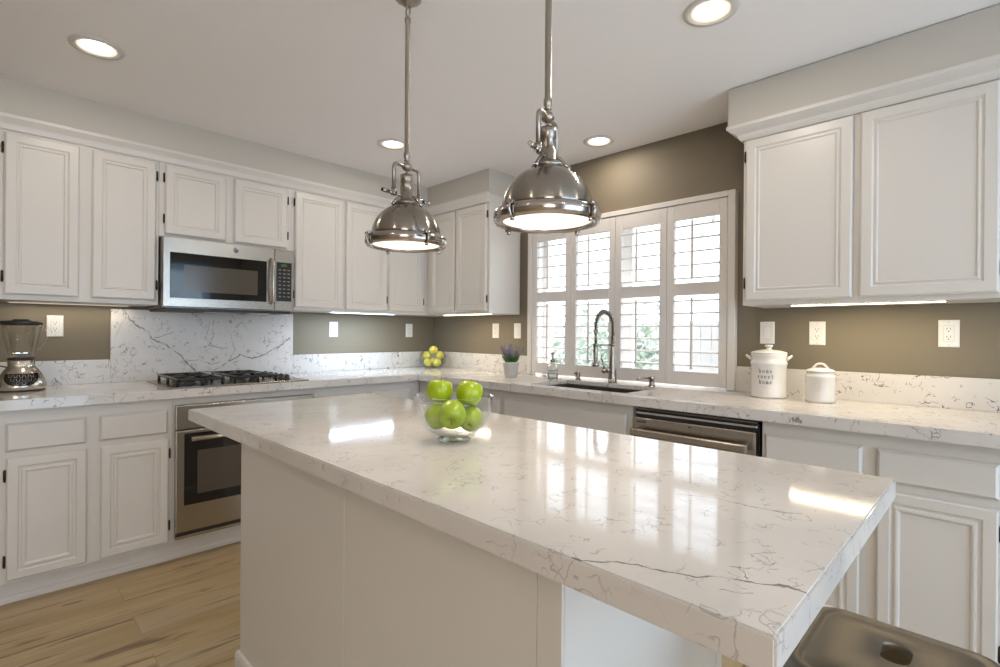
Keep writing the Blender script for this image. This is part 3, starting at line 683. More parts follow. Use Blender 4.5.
# ------------------------------------------------------------------ gas hob
r = thing('gas_hob', 'low steel gas hob with two black cast-iron grate sections on the worktop', 'hob', (-1.85, -.38, CT))
MB().box(-2.215, -1.468, -.635, -.125, CT+.0004, CT+.008, .002).build('tray', brushed('hob_steel', (.30, .26, .21), .25, 'x'), r)
def burner(x, y, rr):
    b = MB().lathe([(0, 0), (rr*1.25, 0), (rr*1.25, .005), (rr, .008), (rr, .014), (rr*.9, .019), (0, .020)], (x, y, CT+.0082), 24).build('burner', DARK, r)
def grate(x0, x1, y0, y1, xs):
    g = MB(); zt = CT+.042; t_ = .0072; rr = .012
    def bar(a, b_): g.tube([a, b_], t_, 8)
    # rounded rectangular frame
    pts = []
    for (cx, cy, a0) in ((x1-.02, y1-.02, 0), (x0+.02, y1-.02, 90), (x0+.02, y0+.02, 180), (x1-.02, y0+.02, 270)):
        for k in range(5): a = math.radians(a0+k*22.5); pts.append((cx+.02*math.cos(a), cy+.02*math.sin(a), zt))
    g.tube(pts, t_, 8, closed=True)
    for (x, y) in ((x0, y0+.03), (x1, y0+.03), (x0, y1-.03), (x1, y1-.03), ((x0+x1)/2, y0), ((x0+x1)/2, y1), (x0, (y0+y1)/2), (x1, (y0+y1)/2)): g.tube([(x, y, CT+.0085), (x, y, zt)], t_*1.1, 8)
    bar((x0, (y0+y1)/2, zt), (x1, (y0+y1)/2, zt))
    for (bx, by) in xs:
        for k in range(4):
            a = PI/4+k*PI/2
            dx = math.cos(a); dy = math.sin(a)
            L1 = min((x1-bx if dx > 0 else bx-x0)/abs(dx), ((y1 if by > (y0+y1)/2 or dy > 0 and by > (y0+y1)/2 else (y0+y1)/2)-by if dy > 0 else by-(y0 if by < (y0+y1)/2 else (y0+y1)/2))/abs(dy))
            g.tube([(bx+dx*L1, by+dy*L1, zt), (bx+dx*.055, by+dy*.055, zt+.004), (bx+dx*.022, by+dy*.022, zt+.003)], t_, 8)
        g.tube([(bx+.045*math.cos(a), by+.045*math.sin(a), zt-.006) for a in [2*PI*k/20 for k in range(20)]], t_*.7, 8, closed=True)
    return g.build('grate', IRON, r)
for (x, y, rr) in ((-2.09, -.50, .030), (-2.09, -.26, .024), (-1.98, -.38, .018), (-1.75, -.50, .026), (-1.75, -.26, .036)): burner(x, y, rr)
grate(-2.165, -1.945, -.610, -.150, [(-2.055, -.495), (-2.055, -.265)])
grate(-1.880, -1.650, -.610, -.150, [(-1.765, -.495), (-1.765, -.265)])
for k in range(5):
    y = -.56+k*.085
    MB().lathe([(0, 0), (.021, 0), (.021, .004), (.017, .008), (.016, .026), (.013, .030), (0, .030)], (-1.575, y, CT+.0082), 20).box(-1.577, -1.573, y-.015, y+.015, CT+.036, CT+.041, .001).build('control_knob', DARK, r)

# ------------------------------------------------------------------ dishwasher
r = thing('dishwasher', 'stainless steel dishwasher with a bar handle, ajar-topped, between sink and right base cabinet', 'dishwasher', (-.3, -2.685, .105))
MB().box(-.600, -.03, -2.975, -2.397, .02, .845, .003).build('tub', DARK, r)
MB().box(-.606, -.46, -2.965, -2.407, .8455, .852, .001).build('rack_rail', DKSTEEL, r)
MB().box(-.612, -.6005, -2.968, -2.404, .826, .836, .001).build('top_seal', CHROME, r)
d = MB().box(-.636, -.6005, -2.972, -2.398, .12, .812, .004, 2).build('door', STEELY, r)
hb = MB()
hb.box(-.690, -.672, -2.952, -2.412, .728, .766, .008, 2)
for y in (-2.93, -2.434): hb.box(-.675, -.635, y-.010, y+.010, .740, .762, .003)
hb.build('handle', STEELY, d)
tx = MB()
for k in range(5): y = -2.421-k*.0105; tx.box(-.6368, -.6359, y-.008, y, .787, .796).box(-.6369, -.6366, y-.0055, y-.0025, .789, .794)
tx.build('maker_label', INK, d)
MB().box(-.6368, -.6359, -2.695, -2.680, .794, .799).build('status_light', INK, d)
MB().box(-.600, -.555, -2.972, -2.398, .0, .119).build('toe_panel', DARK, r)

# ------------------------------------------------------------------ sink, tap and accessories
r = thing('kitchen_sink', 'undermount stainless steel sink set into the worktop under the window', 'sink', (-.385, -1.99, .70))
b = MB(); t_ = .003; zb = .665; BAS = brushed('basin_steel', (.20, .185, .17), .38, 'y', .05); zt = .8917
x0, x1, y0, y1 = SX0-.004, SX1+.004, SY0-.004, SY1+.004
b.box(x0-t_, x0, y0, y1, zb, zt).box(x1, x1+t_, y0, y1, zb, zt).box(x0-t_, x1+t_, y0-t_, y0, zb, zt).box(x0-t_, x1+t_, y1, y1+t_, zb, zt).box(x0-t_, x1+t_, y0-t_, y1+t_, zb-t_, zb)
b.build('basin', BAS, r)
MB().lathe([(0, .001), (.02, .001), (.035, .004), (.045, .003), (.045, 0), (0, 0)], (-.385, -1.99, zb), 24).build('drain', CHROME, r)

fx, fy = -.115, -1.955
r = thing('kitchen_tap', 'tall satin nickel spring-neck kitchen tap behind the sink', 'tap', (fx, fy, CT))
MB().lathe([(0, 0), (.029, 0), (.029, .006), (.0255, .012), (.0235, .06), (.0225, .12), (.0165, .185), (.0130, .215), (.0125, .285), (.0145, .287), (.0145, .297), (0, .297)], (fx, fy, CT+.0003), 28).build('body', FAUC, r)
# hose path: up from body, arc toward the room, down to the head
arc = [(fx, fy, 1.205)]
ax = .094; cx = fx-ax; cz = 1.262
for k in range(25): a = k*PI/24; arc.append((cx+ax*math.cos(a), fy, cz+.092*math.sin(a)))
arc += [(fx-2*ax, fy, 1.24), (fx-2*ax, fy, 1.16)]
MB().tube(arc, .0068, 12).build('hose', DARK, r)
# spring coil following the arc
def resample(pts, n):
    P = [Vector(p) for p in pts]; L = [0]
    for a, b_ in zip(P, P[1:]): L.append(L[-1]+(b_-a).length)
    out = []
    for i in range(n):
        t_ = L[-1]*i/(n-1); j = max(k for k in range(len(L)) if L[k] <= t_+1e-9); j = min(j, len(P)-2)
        out.append(P[j].lerp(P[j+1], (t_-L[j])/(L[j+1]-L[j])))
    return out
rs = resample(arc[:-1], 560); sp = []
for i, p in enumerate(rs):
    t_ = (rs[min(i+1, 559)]-rs[max(i-1, 0)]).normalized(); n1 = Vector((0, 1, 0)); n2 = t_.cross(n1)
    a = 2*PI*i/560*34; sp.append(p+(n1*math.cos(a)+n2*math.sin(a))*.0125)
MB().tube(sp, .0021, 6).build('spring', FAUC, r)
hx = fx-2*ax
MB().lathe([(0, .0), (.020, 0), (.0235, .006), (.0225, .018), (.0150, .030), (.0150, .105), (.0120, .125), (.0095, .14), (0, .14)], (hx, fy, 1.022), 24).build('spray_head', FAUC, r)
MB().tube([(hx, fy, 1.165), (hx, fy, 1.232)], .0085, 12).lathe([(.0145, 0), (.0145, .022), (.008, .022)], (hx, fy, 1.222), 16).build('hose_collar', FAUC, r)
MB().tube([(fx, fy, 1.150), (hx+.012, fy, 1.150)], .0045, 10).tube([(fx, fy, 1.140), (fx, fy, 1.160)], .0155, 16).tube([(hx, fy, 1.142), (hx, fy, 1.160)], .0165, 16).build('holder_arm', FAUC, r)
hd = Vector((-.62, .78, 0))
h0 = Vector((fx, fy, .985))
MB().tube([h0, h0+hd*.045], .0135, 14).sphere(h0+hd*.052, .0165).tube([h0+hd*.052, h0+hd*.054+Vector((0, 0, .03)), h0+hd*.070+Vector((0, 0, .085))], [.0065, .0055, .0045], 10).build('lever', FAUC, r)

r = thing('air_gap', 'short nickel air gap cap on the worktop left of the tap', 'sink fitting', (-.150, -1.715, CT))
MB().lathe([(0, 0), (.021, 0), (.021, .004), (.0165, .007), (.0165, .050), (.0150, .054), (0, .055)], (-.150, -1.715, CT+.0003), 24).build('cap', FAUC, r)
MB().tube([(-.155, -1.712, CT+.045), (-.178, -1.702, CT+.046)], .006, 10).build('spout', FAUC, r)
r = thing('soap_pump', 'built-in nickel soap dispenser with long spout right of the tap', 'soap dispenser', (-.165, -2.250, CT))
MB().lathe([(0, 0), (.022, 0), (.022, .005), (.016, .008), (.0155, .038), (.017, .040), (.017, .056), (.012, .060), (0, .060)], (-.165, -2.25, CT+.0003), 24).build('body', FAUC, r)
MB().tube([(-.165, -2.25, CT+.050), (-.21, -2.215, CT+.052), (-.232, -2.197, CT+.048), (-.236, -2.194, CT+.040)], [.006, .005, .0045, .004], 10).build('spout', FAUC, r)

# glass soap bottle
bx, by = -.268, -1.600
r = thing('soap_bottle', 'clear glass pump bottle of liquid soap by the left end of the sink', 'soap bottle', (bx, by, CT))
def sq(a, z): return 1/max(abs(math.cos(a)), abs(math.sin(a)))**.45
MB().lathe([(0, .0), (.030, .0), (.034, .004), (.035, .085), (.030, .098), (.013, .110), (.0115, .125), (.0095, .125), (.010, .110), (.027, .096), (.032, .084), (.031, .008), (0, .006)], (bx, by, CT+.0004), 32).build('bottle', GLASSJ, r)
MB().lathe([(.0358, .040), (.0362, .040), (.0362, .060), (.0358, .060), (.0358, .040)], (bx, by, CT), 32).build('label', mat('grey_label', (.42, .41, .43), .5), r)
MB().lathe([(0, .118), (.013, .118), (.0145, .122), (.0145, .134), (.010, .140), (.005, .142), (.005, .165), (.012, .170), (.012, .178), (0, .180)], (bx, by, CT), 20).tube([(bx, by, CT+.174), (bx-.026, by-.006, CT+.174), (bx-.032, by-.008, CT+.168)], .0042, 8).build('pump', FAUC, r)

# potted lavender
px, py = -.318, -1.270
r = thing('potted_lavender', 'small lavender plant in a pale grey round pot left of the window', 'potted plant', (px, py, CT))
MB().lathe([(0, 0), (.041, 0), (.0435, .003), (.058, .098), (.0605, .099), (.0605, .104), (.054, .104), (.052, .090), (0, .088)], (px, py, CT+.0004), 36).build('pot', mat('pale_grey_pot', (.56, .55, .50), .45), r)
fo = MB(); LAVP = mat('lavender_purple', (.23, .20, .29), .7, var=.3)
for k in range(230):
    a = random.uniform(0, 2*PI); rr = random.uniform(0, .045); L = random.uniform(.045, .085); lean = random.uniform(.1, .75)
    p0 = Vector((px+rr*math.cos(a)*.8, py+rr*math.sin(a)*.8, CT+.088)); d_ = Vector((math.cos(a)*lean, math.sin(a)*lean, 1)).normalized()
    s_ = d_.cross(Vector((random.uniform(-1, 1), random.uniform(-1, 1), .2))).normalized()*.0032
    m_ = p0+d_*L*.55+Vector((0, 0, .003)); e_ = p0+d_*L+Vector((math.cos(a), math.sin(a), -.3))*.012*lean
    fo.quad(p0-s_*.4, p0+s_*.4, m_+s_, m_-s_); fo.quad(m_-s_, m_+s_, e_+s_*.2, e_-s_*.2)
for k in range(46):
    a = random.uniform(0, 2*PI); rr = random.uniform(0, .03); lean = random.uniform(.05, .70); L = random.uniform(.07, .14)
    p0 = Vector((px+rr*math.cos(a), py+rr*math.sin(a), CT+.09)); d_ = Vector((math.cos(a)*lean, math.sin(a)*lean, 1)).normalized(); e_ = p0+d_*L
    fl = MB(); fl.tube([p0, e_], .0010, 4)
    for q in range(9):
        c_ = e_-d_*q*.0062+Vector((random.uniform(-1, 1), random.uniform(-1, 1), 0))*.0022
        fl.sphere(c_, .0042-.0001*q, u=6, v=4)
    fl.build('flower_spike', LAVP, r)
fo.build('leaves', mat('lavender_green', (.10, .24, .035), .55, var=.5), r)

# ------------------------------------------------------------------ canisters
kx, ky = -.175, -2.880
r = CAN1 = thing('canister', 'larger white ceramic canister with "home sweet home" lettering and two side handles', 'canister', (kx, ky, CT))
KR = .089
MB().lathe([(0, 0), (KR-.004, 0), (KR, .006), (KR, .010), (KR-.002, .016), (KR-.002, .163), (KR+.001, .168), (KR+.001, .178), (KR-.003, .184), (KR-.004, .204), (KR, .214), (KR-.001, .220), (0, .220)], (kx, ky, CT+.0004), 56).build('body', CERAM, r)
ld = MB().lathe([(0, .2205), (KR-.004, .2205), (KR, .2235), (KR, .227), (KR-.010, .232), (.055, .238), (.025, .242), (.0145, .243), (.012, .252), (.020, .257), (.021, .262), (.018, .266), (0, .268)], (kx, ky, CT+.0004), 48).build('lid', CERAM, r)
vd = Vector((kx+2.9, ky+3.70, 0)).normalized(); sd = Vector((vd.y, -vd.x, 0))
for s_ in (-1, 1):
    q = Vector((kx, ky, 0)); P = lambda o, t_, z: q+sd*s_*o+vd*t_+Vector((0, 0, CT+z))
    MB().tube([P(.080, -.020, .190), P(.098, -.018, .203), P(.108, 0, .210), P(.098, .018, .203), P(.080, .020, .190)], [.008, .0075, .007, .0075, .008], 10).build('handle', CERAM, r)
# lettering drawn as slab-serif strokes, wrapped round the cylinder
GL = {'h': [[(0, 1), (.15, 1)], [(.12, 1), (.12, 0)], [(0, 0), (.25, 0)], [(.12, .5), (.3, .66), (.5, .6), (.56, .45), (.56, 0)], [(.43, 0), (.68, 0)]],
      'o': [[(.34+.28*math.cos(a), .33+.33*math.sin(a)) for a in [2*PI*k/12 for k in range(13)]]],
      'm': [[(0, .66), (.1, .66), (.1, 0)], [(0, 0), (.2, 0)], [(.1, .5), (.22, .66), (.34, .6), (.36, 0)], [(.28, 0), (.44, 0)], [(.36, .5), (.48, .66), (.6, .6), (.62, 0)], [(.54, 0), (.72, 0)]],
      'e': [[(.06, .36), (.60, .36), (.56, .55), (.34, .66), (.12, .56), (.05, .33), (.12, .08), (.34, 0), (.60, .10)]],
      's': [[(.55, .66), (.55, .50)], [(.55, .54), (.34, .66), (.12, .56), (.18, .38), (.48, .30), (.56, .14), (.34, 0), (.10, .12)], [(.10, .18), (.10, 0)]],
      'w': [[(-.02, .66), (.16, .66)], [(.06, .66), (.20, 0), (.34, .5), (.48, 0), (.62, .66)], [(.52, .66), (.70, .66)]],
      't': [[(.25, .95), (.25, .12), (.36, 0), (.52, .02), (.60, .12)], [(.05, .66), (.50, .66)]]}
tx = MB(); ch = .0205; adv = .0178
va = math.atan2(-vd.y, -vd.x)           # angle from canister to camera
for li, word in enumerate(('home', 'sweet', 'home')):
    zb_ = CT+.128-li*.0275; off = -.0205 - len(word)*adv/2 + .008
    for ci, chh in enumerate(word):
        for st in GL[chh]:
            pts = []
            for (u_, v_) in st:
                sarc = off+ci*adv+u_*ch*.80; ang = va+sarc/KR
                pts.append((kx+(KR-.0014)*math.cos(ang), ky+(KR-.0014)*math.sin(ang), zb_+v_*ch*.92))
            tx.tube(pts, .00105, 6)
tx.build('lettering', INK, r)
kx2, ky2 = -.195, -3.105
r = CAN2 = thing('canister', 'smaller white ceramic canister with a loop-handled lid right of the lettered one', 'canister', (kx2, ky2, CT))
R2 = .066
MB().lathe([(0, 0), (R2-.003, 0), (R2, .004), (R2+.001, .012), (R2-.001, .020), (R2, .115), (R2+.002, .122), (R2-.003, .130), (R2-.007, .134), (R2-.007, .140), (0, .140)], (kx2, ky2, CT+.0004), 48).build('body', CERAM, r)
MB().lathe([(0, .1405), (R2-.006, .1405), (R2-.003, .143), (R2-.003, .149), (R2-.012, .154), (.030, .160), (0, .162)], (kx2, ky2, CT+.0004), 40).build('lid', CERAM, r)
q = Vector((kx2, ky2, CT)); P = lambda o, z: q+sd*o+Vector((0, 0, z))
MB().tube([P(-.036, .156), P(-.026, .166), P(-.016, .177), P(-.006, .180), P(.006, .180), P(.016, .177), P(.026, .166), P(.036, .156)], .0055, 10).build('lid_handle', CERAM, r)
em = MB(); va2 = math.atan2(ky2*-1-3.70, kx2*-1-2.9); va2 = math.atan2(-3.70-ky2, -2.9-kx2)
em.tube([(kx2+(R2-.0006)*math.cos(va2-.18+.22*math.cos(a)), ky2+(R2-.0006)*math.sin(va2-.18+.22*math.cos(a)), CT+.078+.0145*math.sin(a)) for a in [2*PI*k/24 for k in range(24)]], .0009, 6, closed=True)
for dz, wd_ in ((.022, .16), (-.022, .20), (0, .10)):
    em.tube([(kx2+(R2-.0006)*math.cos(va2-.18+t_), ky2+(R2-.0006)*math.sin(va2-.18+t_), CT+.078+dz) for t_ in [(-1+k/4)*wd_ for k in range(9)]], .0008, 6)
em.build('faded_emblem', mat('faded_ink', (.45, .41, .38), .6), r)

# ------------------------------------------------------------------ lemons in a round glass bowl
LEM = mat('lemon_skin', (.80, .70, .12), .42, bump=.4, bscale=260, var=.12)
lx, ly = -.175, -.215
r = thing('glass_bowl', 'round fishbowl-shaped glass bowl holding lemons in the room corner', 'glass bowl', (lx, ly, CT))
def gp(R_, h, wall, mouth):
    out = []; n = 14
    a0, a1 = -PI*.40, PI*mouth
    for k in range(n+1): a = a0+(a1-a0)*k/n; out.append((R_*math.cos(a), h/2*(1+math.sin(a)/math.sin(-a0) if False else 1)+h/2*math.sin(a)))
    return out
R_, hh = .117, .19
outp = [(0, 0)]; inn = []
for k in range(17):
    a = -PI*.36+(PI*.36+PI*.30)*k/16; outp.append((R_*math.cos(a), .0825+.0905*math.sin(a)))
z00 = outp[1][1]; outp = [(p_[0], max(0, p_[1]-z00)) for p_ in outp]; outp[0] = (0, 0)
inn = [(max(0, p_[0]-.004), p_[1]+(.005 if i < 3 else 0)) for i, p_ in enumerate(outp)][::-1]; inn[-1] = (0, .006)
MB().lathe(outp+[(outp[-1][0]-.002, outp[-1][1]+.002)]+inn, (lx, ly, CT+.0004), 48).build('bowl', thin_glass('thin_bowl_glass', (.93, .95, .93)), r)
def lemon():
    o = MB().lathe([(0, -.0395), (.005, -.0385), (.008, -.035), (.019, -.029), (.029, -.017), (.0325, .0), (.029, .017), (.019, .028), (.008, .034), (.004, .0375), (0, .038)], (0, 0, 0), 24).build('lemon', LEM)
    return tag(o, 'x', 'lemon', 'lemons in the round glass bowl')
le = lemon()
e1 = Vector((.70, -.71, 0)); e2 = Vector((-.71, -.70, 0))   # right / toward camera
LP = [(-.0382, .0317, .0487, 'lemon at the lower left of the pile in the glass bowl'), (.0368, .0320, .0481, 'lemon at the lower right of the pile in the glass bowl'),
      (0, -.045, .048, 'lemon low at the back of the pile in the glass bowl'), (-.0568, -.013, .106, 'lemon at the upper left of the pile in the glass bowl'),
      (.059, -.0078, .1076, 'lemon at the upper right of the pile in the glass bowl'), (.0012, -.0257, .1515, 'topmost lemon of the pile in the glass bowl')]
for i, (a, b_, z, lab) in enumerate(LP):
    o = le if i == 0 else le.copy()
    if i: C.objects.link(o)
    p_ = Vector((lx, ly, CT+z))+e1*a+e2*b_; o.location = p_; o.scale = (1.12, 1.12, 1.0); o.rotation_euler = (PI/2+random.uniform(-.25, .25), 0, math.radians(-45)+random.uniform(-.5, .5)); o['label'] = lab

# ------------------------------------------------------------------ apples in a glass bowl on the island
gx, gy = -1.957, -2.594
r = thing('glass_bowl', 'clear glass bowl of green apples standing on the island', 'glass bowl', (gx, gy, CT))
op = [(0, 0), (.042, 0), (.046, .002), (.050, .008), (.066, .022), (.086, .044), (.1005, .072), (.1085, .102), (.1115, .125), (.1125, .128), (.1105, .130), (.1075, .128)]
ip = [(.1055, .102), (.0975, .0735), (.083, .0465), (.063, .0255), (.040, .0125), (0, .0105)]
MB().lathe(op+ip, (gx, gy, CT+.0004), 64).build('bowl', thin_glass('thin_fruit_bowl', (.96, .975, .97), .95, 2.8, .025), r)
MB().lathe([(0, .0012), (.043, .0012), (.047, .005), (.044, .0062), (.030, .0098), (0, .0100)], (gx, gy, CT+.0004), 48).build('base', GLASS, r)
APP = None
def apple_mat():
    m, t, b = nt('green_apple_skin'); N = t.nodes; L = t.links
    tc = N.new('ShaderNodeTexCoord'); n = N.new('ShaderNodeTexNoise'); n.inputs['Scale'].default_value = 14; n.inputs['Detail'].default_value = 3; L.new(tc.outputs['Object'], n.inputs['Vector'])
    sp_ = N.new('ShaderNodeTexVoronoi'); sp_.inputs['Scale'].default_value = 150; L.new(tc.outputs['Object'], sp_.inputs['Vector'])
    mx = N.new('ShaderNodeMix'); mx.data_type = 'RGBA'; L.new(n.outputs['Fac'], mx.inputs[0]); mx.inputs[6].default_value = (.22, .34, .006, 1); mx.inputs[7].default_value = (.36, .43, .010, 1)
    mr = N.new('ShaderNodeMapRange'); mr.inputs['From Min'].default_value = .10; mr.inputs['From Max'].default_value = .16; mr.inputs['To Min'].default_value = .35; mr.inputs['To Max'].default_value = 0; L.new(sp_.outputs['Distance'], mr.inputs['Value'])
    m2 = N.new('ShaderNodeMix'); m2.data_type = 'RGBA'; L.new(mr.outputs[0], m2.inputs[0]); L.new(mx.outputs[2], m2.inputs[6]); m2.inputs[7].default_value = (.55, .68, .20, 1)
    L.new(m2.outputs[2], b.inputs['Base Color']); b.inputs['Roughness'].default_value = .22
    b.inputs['Subsurface Weight'].default_value = .0; return m
AM = apple_mat(); STEM = mat('brown_stem', (.10, .06, .03), .7)
def apple():
    r = thing('apple', 'x', 'apple', (0, 0, 0), 0, 'green apples in the glass bowl')
    def five(a, z): return 1+.022*math.cos(5*a)*(1 if z < 0 else .45)
    MB().lathe([(0, .021), (.004, .0215), (.009, .027), (.017, .0325), (.026, .0325), (.0345, .026), (.0395, .013), (.0405, 0), (.0385, -.013), (.033, -.025), (.025, -.0325), (.016, -.0355), (.008, -.033), (.003, -.028), (0, -.027)], (0, 0, 0), 40, flute=five).build('flesh', AM, r)
    MB().tube([(0, 0, .019), (.001, .0005, .030), (.004, .001, .042)], [.0012, .0012, .0020], 7).build('stem', STEM, r)
    ca = MB()
    for k in range(5): a = k*2*PI/5; ca.tube([(.002*math.cos(a), .002*math.sin(a), -.0275), (.005*math.cos(a), .005*math.sin(a), -.033)], [.0016, .0004], 5)
    ca.build('calyx', STEM, r)
    return r
ap = apple()
def cp3(a, b_, z): return Vector((gx, gy, CT+z))+e1*a+Vector((-.70, -.714, 0))*b_
APS = [(-.0440, -.0270, .1374, (.05, .10, .3), 'green apple upper left in the bowl, its stem straight up'),
       (.0430, -.0080, .1340, (.28, .15, 1.2), 'green apple upper right in the bowl, dark stem leaning'),
       (-.0020, .0530, .0830, (2.2, .25, 5.6), 'frontmost green apple in the bowl, its dark blossom end facing the viewer'),
       (-.0490, -.0020, .0655, (.6, 1.0, .4), 'green apple low on the left behind the frontmost one in the bowl'),
       (.0470, -.0050, .0605, (1.0, .3, 2.0), 'green apple at the lower right under the leaning-stem one in the bowl'),
       (-.0050, -.0540, .0760, (.4, .2, .9), 'green apple low at the back of the bowl, mostly hidden')]
for i, (a, b_, z, rot, lab) in enumerate(APS):
    o = ap if i == 0 else copy_tree(ap)
    o.location = cp3(a, b_, z); o.rotation_euler = rot; o['label'] = lab
    k_ = [.93, .94, .95, .86, .87, .78][i]; o.scale = (k_, k_, k_)

# ------------------------------------------------------------------ blender on the left
qx, qy = -2.757, -.235
r = BLN = thing('countertop_blender', 'silver blender with clear glass jar and black lid at the worktop left end', 'blender', (qx, qy, CT))
SILV = mat('silver_housing', (.60, .56, .50), .22, 1.0)
def wide(a, z): return 1.0
MB().lathe([(0, .006), (.098, .006), (.104, .014), (.103, .034), (.096, .060), (.082, .090), (.068, .110), (.058, .122), (.055, .130), (.055, .158), (.050, .163), (0, .163)], (qx, qy, CT), 48, sx=1.0, sy=.86).build('base', SILV, r)
MB().lathe([(0, .0006), (.096, .0006), (.100, .0058), (0, .0058)], (qx, qy, CT), 40, sx=1, sy=.86).build('foot', DARK, r)
# crest-shaped control panel on the front, facing the room
cpn = MB(); bm_ = cpn.bm
def base_r(z): 
    pf = [(.104, .014), (.103, .034), (.096, .060), (.082, .090), (.068, .110), (.058, .122)]
    for (a_, za), (b__, zb__) in zip(pf, pf[1:]):
        if za <= z <= zb__: return a_+(b__-a_)*(z-za)/(zb__-za)
    return pf[0][0] if z < pf[0][1] else pf[-1][0]
def onb(t_, z, d=0.0):
    a = -PI/2-.04+t_; rr = base_r(z)+d; return Vector((qx+rr*math.cos(a), qy+rr*math.sin(a)*.86, CT+z))
rows = []
for j in range(9):
    z = .030+.062*j/8; hw = .86*math.sqrt(max(0, 1-((.092-z)/.066)**2)); rows.append([bm_.verts.new(onb(-hw+2*hw*i/16, z, .0012)) for i in range(17)])
for A_, B_ in zip(rows, rows[1:]):
    for i in range(16): bm_.faces.new((A_[i], A_[i+1], B_[i+1], B_[i]))
co = cpn.build('control_panel', BLACKG, r)
kb = MB()
for j, (z, n_, hw) in enumerate(((.080, 5, .62), (.062, 4, .48), (.045, 2, .22))):
    for i in range(n_):
        t_ = -hw+2*hw*(i+.5)/n_; ww = hw/n_*.72
        kb.tube([onb(t_-ww, z+.006, .002), onb(t_-ww*.6, z-.006, .002), onb(t_+ww*.6, z-.006, .002), onb(t_+ww, z+.006, .002)], .0012, 6)
kb.build('button', mat('pale_print', (.30, .29, .27), .5), co)
MB().lathe([(.045, .158), (.056, .160), (.058, .166), (.052, .172), (.045, .172)], (qx, qy, CT), 36).build('jar_collar', DARK, r)
def ribs(a, z): return 1+.05*(abs(math.cos(2*a))**3)
j_ = MB().lathe([(0, .172), (.044, .172), (.048, .178), (.054, .205), (.064, .250), (.074, .300), (.078, .330), (.080, .338), (.077, .338), (.075, .330), (.071, .300), (.061, .250), (.051, .206), (.042, .184), (0, .182)], (qx, qy, CT), 48, flute=ribs).build('glass_jar', thin_glass('thin_jar_glass', (.985, .99, .98), .7, 2.5, .04), r)
MB().tube([(qx+.078, qy-.01, CT+.322), (qx+.105, qy-.012, CT+.322), (qx+.118, qy-.013, CT+.310), (qx+.112, qy-.013, CT+.285), (qx+.090, qy-.012, CT+.240), (qx+.062, qy-.010, CT+.215)], .0075, 10).build('jar_handle', thin_glass('handle_glass', (.96, .97, .96)), j_)
MB().lathe([(0, .336), (.079, .336), (.085, .341), (.086, .352), (.080, .358), (.040, .360), (.036, .366), (.030, .368), (0, .368)], (qx, qy, CT), 40).build('lid', DARK, r)
MB().tube([(qx, qy, CT+.183), (qx, qy, CT+.196)], .008, 10).box(qx-.024, qx+.024, qy-.005, qy+.005, CT+.192, CT+.196).build('blade', CHROME, j_)
MB().tube([(qx-.050, qy+.03, CT+.12), (qx-.085, qy+.06, CT+.128), (qx-.115, qy+.07, CT+.112), (qx-.135, qy+.075, CT+.06), (qx-.145, qy+.10, CT+.006)], .0036, 8).build('cord', DARK, r)

# ------------------------------------------------------------------ outlets and switches
def plate(kind, label, axis, s_, zc, wall=-.0004):
    loc = (s_, wall, zc) if axis == 'A' else (wall, s_, zc)
    P = (PA if axis == 'A' else PBf)(wall)
    r = thing('wall_outlet' if kind == 'o' else 'light_switch', label, 'outlet' if kind == 'o' else 'light switch', loc, 0, 'white wall plates above the worktop')
    MB().panel(P, s_-.035, s_+.035, zc-.058, zc+.058, [(0, 0), (0, .003), (.003, .006), (.0165, .006), (.0165, .006)]).build('cover_plate', PLATE, r)
    def pb(mb, a0, a1, z0, z1, d0, d1):
        p, q = P(a0, z0, d0), P(a1, z1, d1); return mb.box(min(p.x, q.x), max(p.x, q.x), min(p.y, q.y), max(p.y, q.y), z0, z1, .0003)
    g = pb(MB(), s_-.0175, s_+.0175, zc-.0345, zc+.0345, .0058, .0064).build('gap_line', PLATEG, r)
    if kind == 'o':
        pb(MB(), s_-.0165, s_+.0165, zc-.0335, zc+.0335, .0060, .0082).build('socket_face', PLATE, r)
        h = MB()
        for dz in (.017, -.017):
            for ds in (-.0055, .0055): pb(h, s_+ds-.0010, s_+ds+.0010, zc+dz-.001, zc+dz+.008, .0080, .0085)
            pb(h, s_-.0022, s_+.0022, zc+dz-.0095, zc+dz-.0050, .0080, .0085)
        h.build('socket_holes', DARK, r)
    else:
        P2 = MB().panel(P, s_-.0160, s_+.0160, zc-.033, zc+.033, [(0, .0058), (0, .0080), (.001, .0088)]); P2.build('rocker', PLATE, r)
    sc_ = MB()
    for dz in (-.048, .048): p = P(s_, zc+dz, .0060); n_ = P(0, 0, 1)-P(0, 0, 0); sc_.tube([p, p+n_*.0008], .0025, 8)
    sc_.build('plate_screws', PLATEG, r)
plate('o', 'white wall outlet behind and right of the blender', 'A', -2.614, 1.238)
plate('o', 'white wall outlet lit by the cool strip light right of the hob', 'A', -.980, 1.236)
plate('o', 'narrow-looking white wall outlet left of the room corner, above the lemons', 'A', -.273, 1.234)
plate('o', 'white wall outlet right of the room corner, left of the switch near the lavender', 'B', -.802, 1.236)
plate('s', 'white rocker switch above the lavender, beside the window casing', 'B', -1.039, 1.236)
plate('s', 'white rocker switch right above the lettered canister', 'B', -2.819, 1.231)
plate('o', 'white wall outlet above the smaller canister', 'B', -3.048, 1.230)
plate('o', 'rightmost white wall outlet under the large wall cabinet', 'B', -3.537, 1.232)

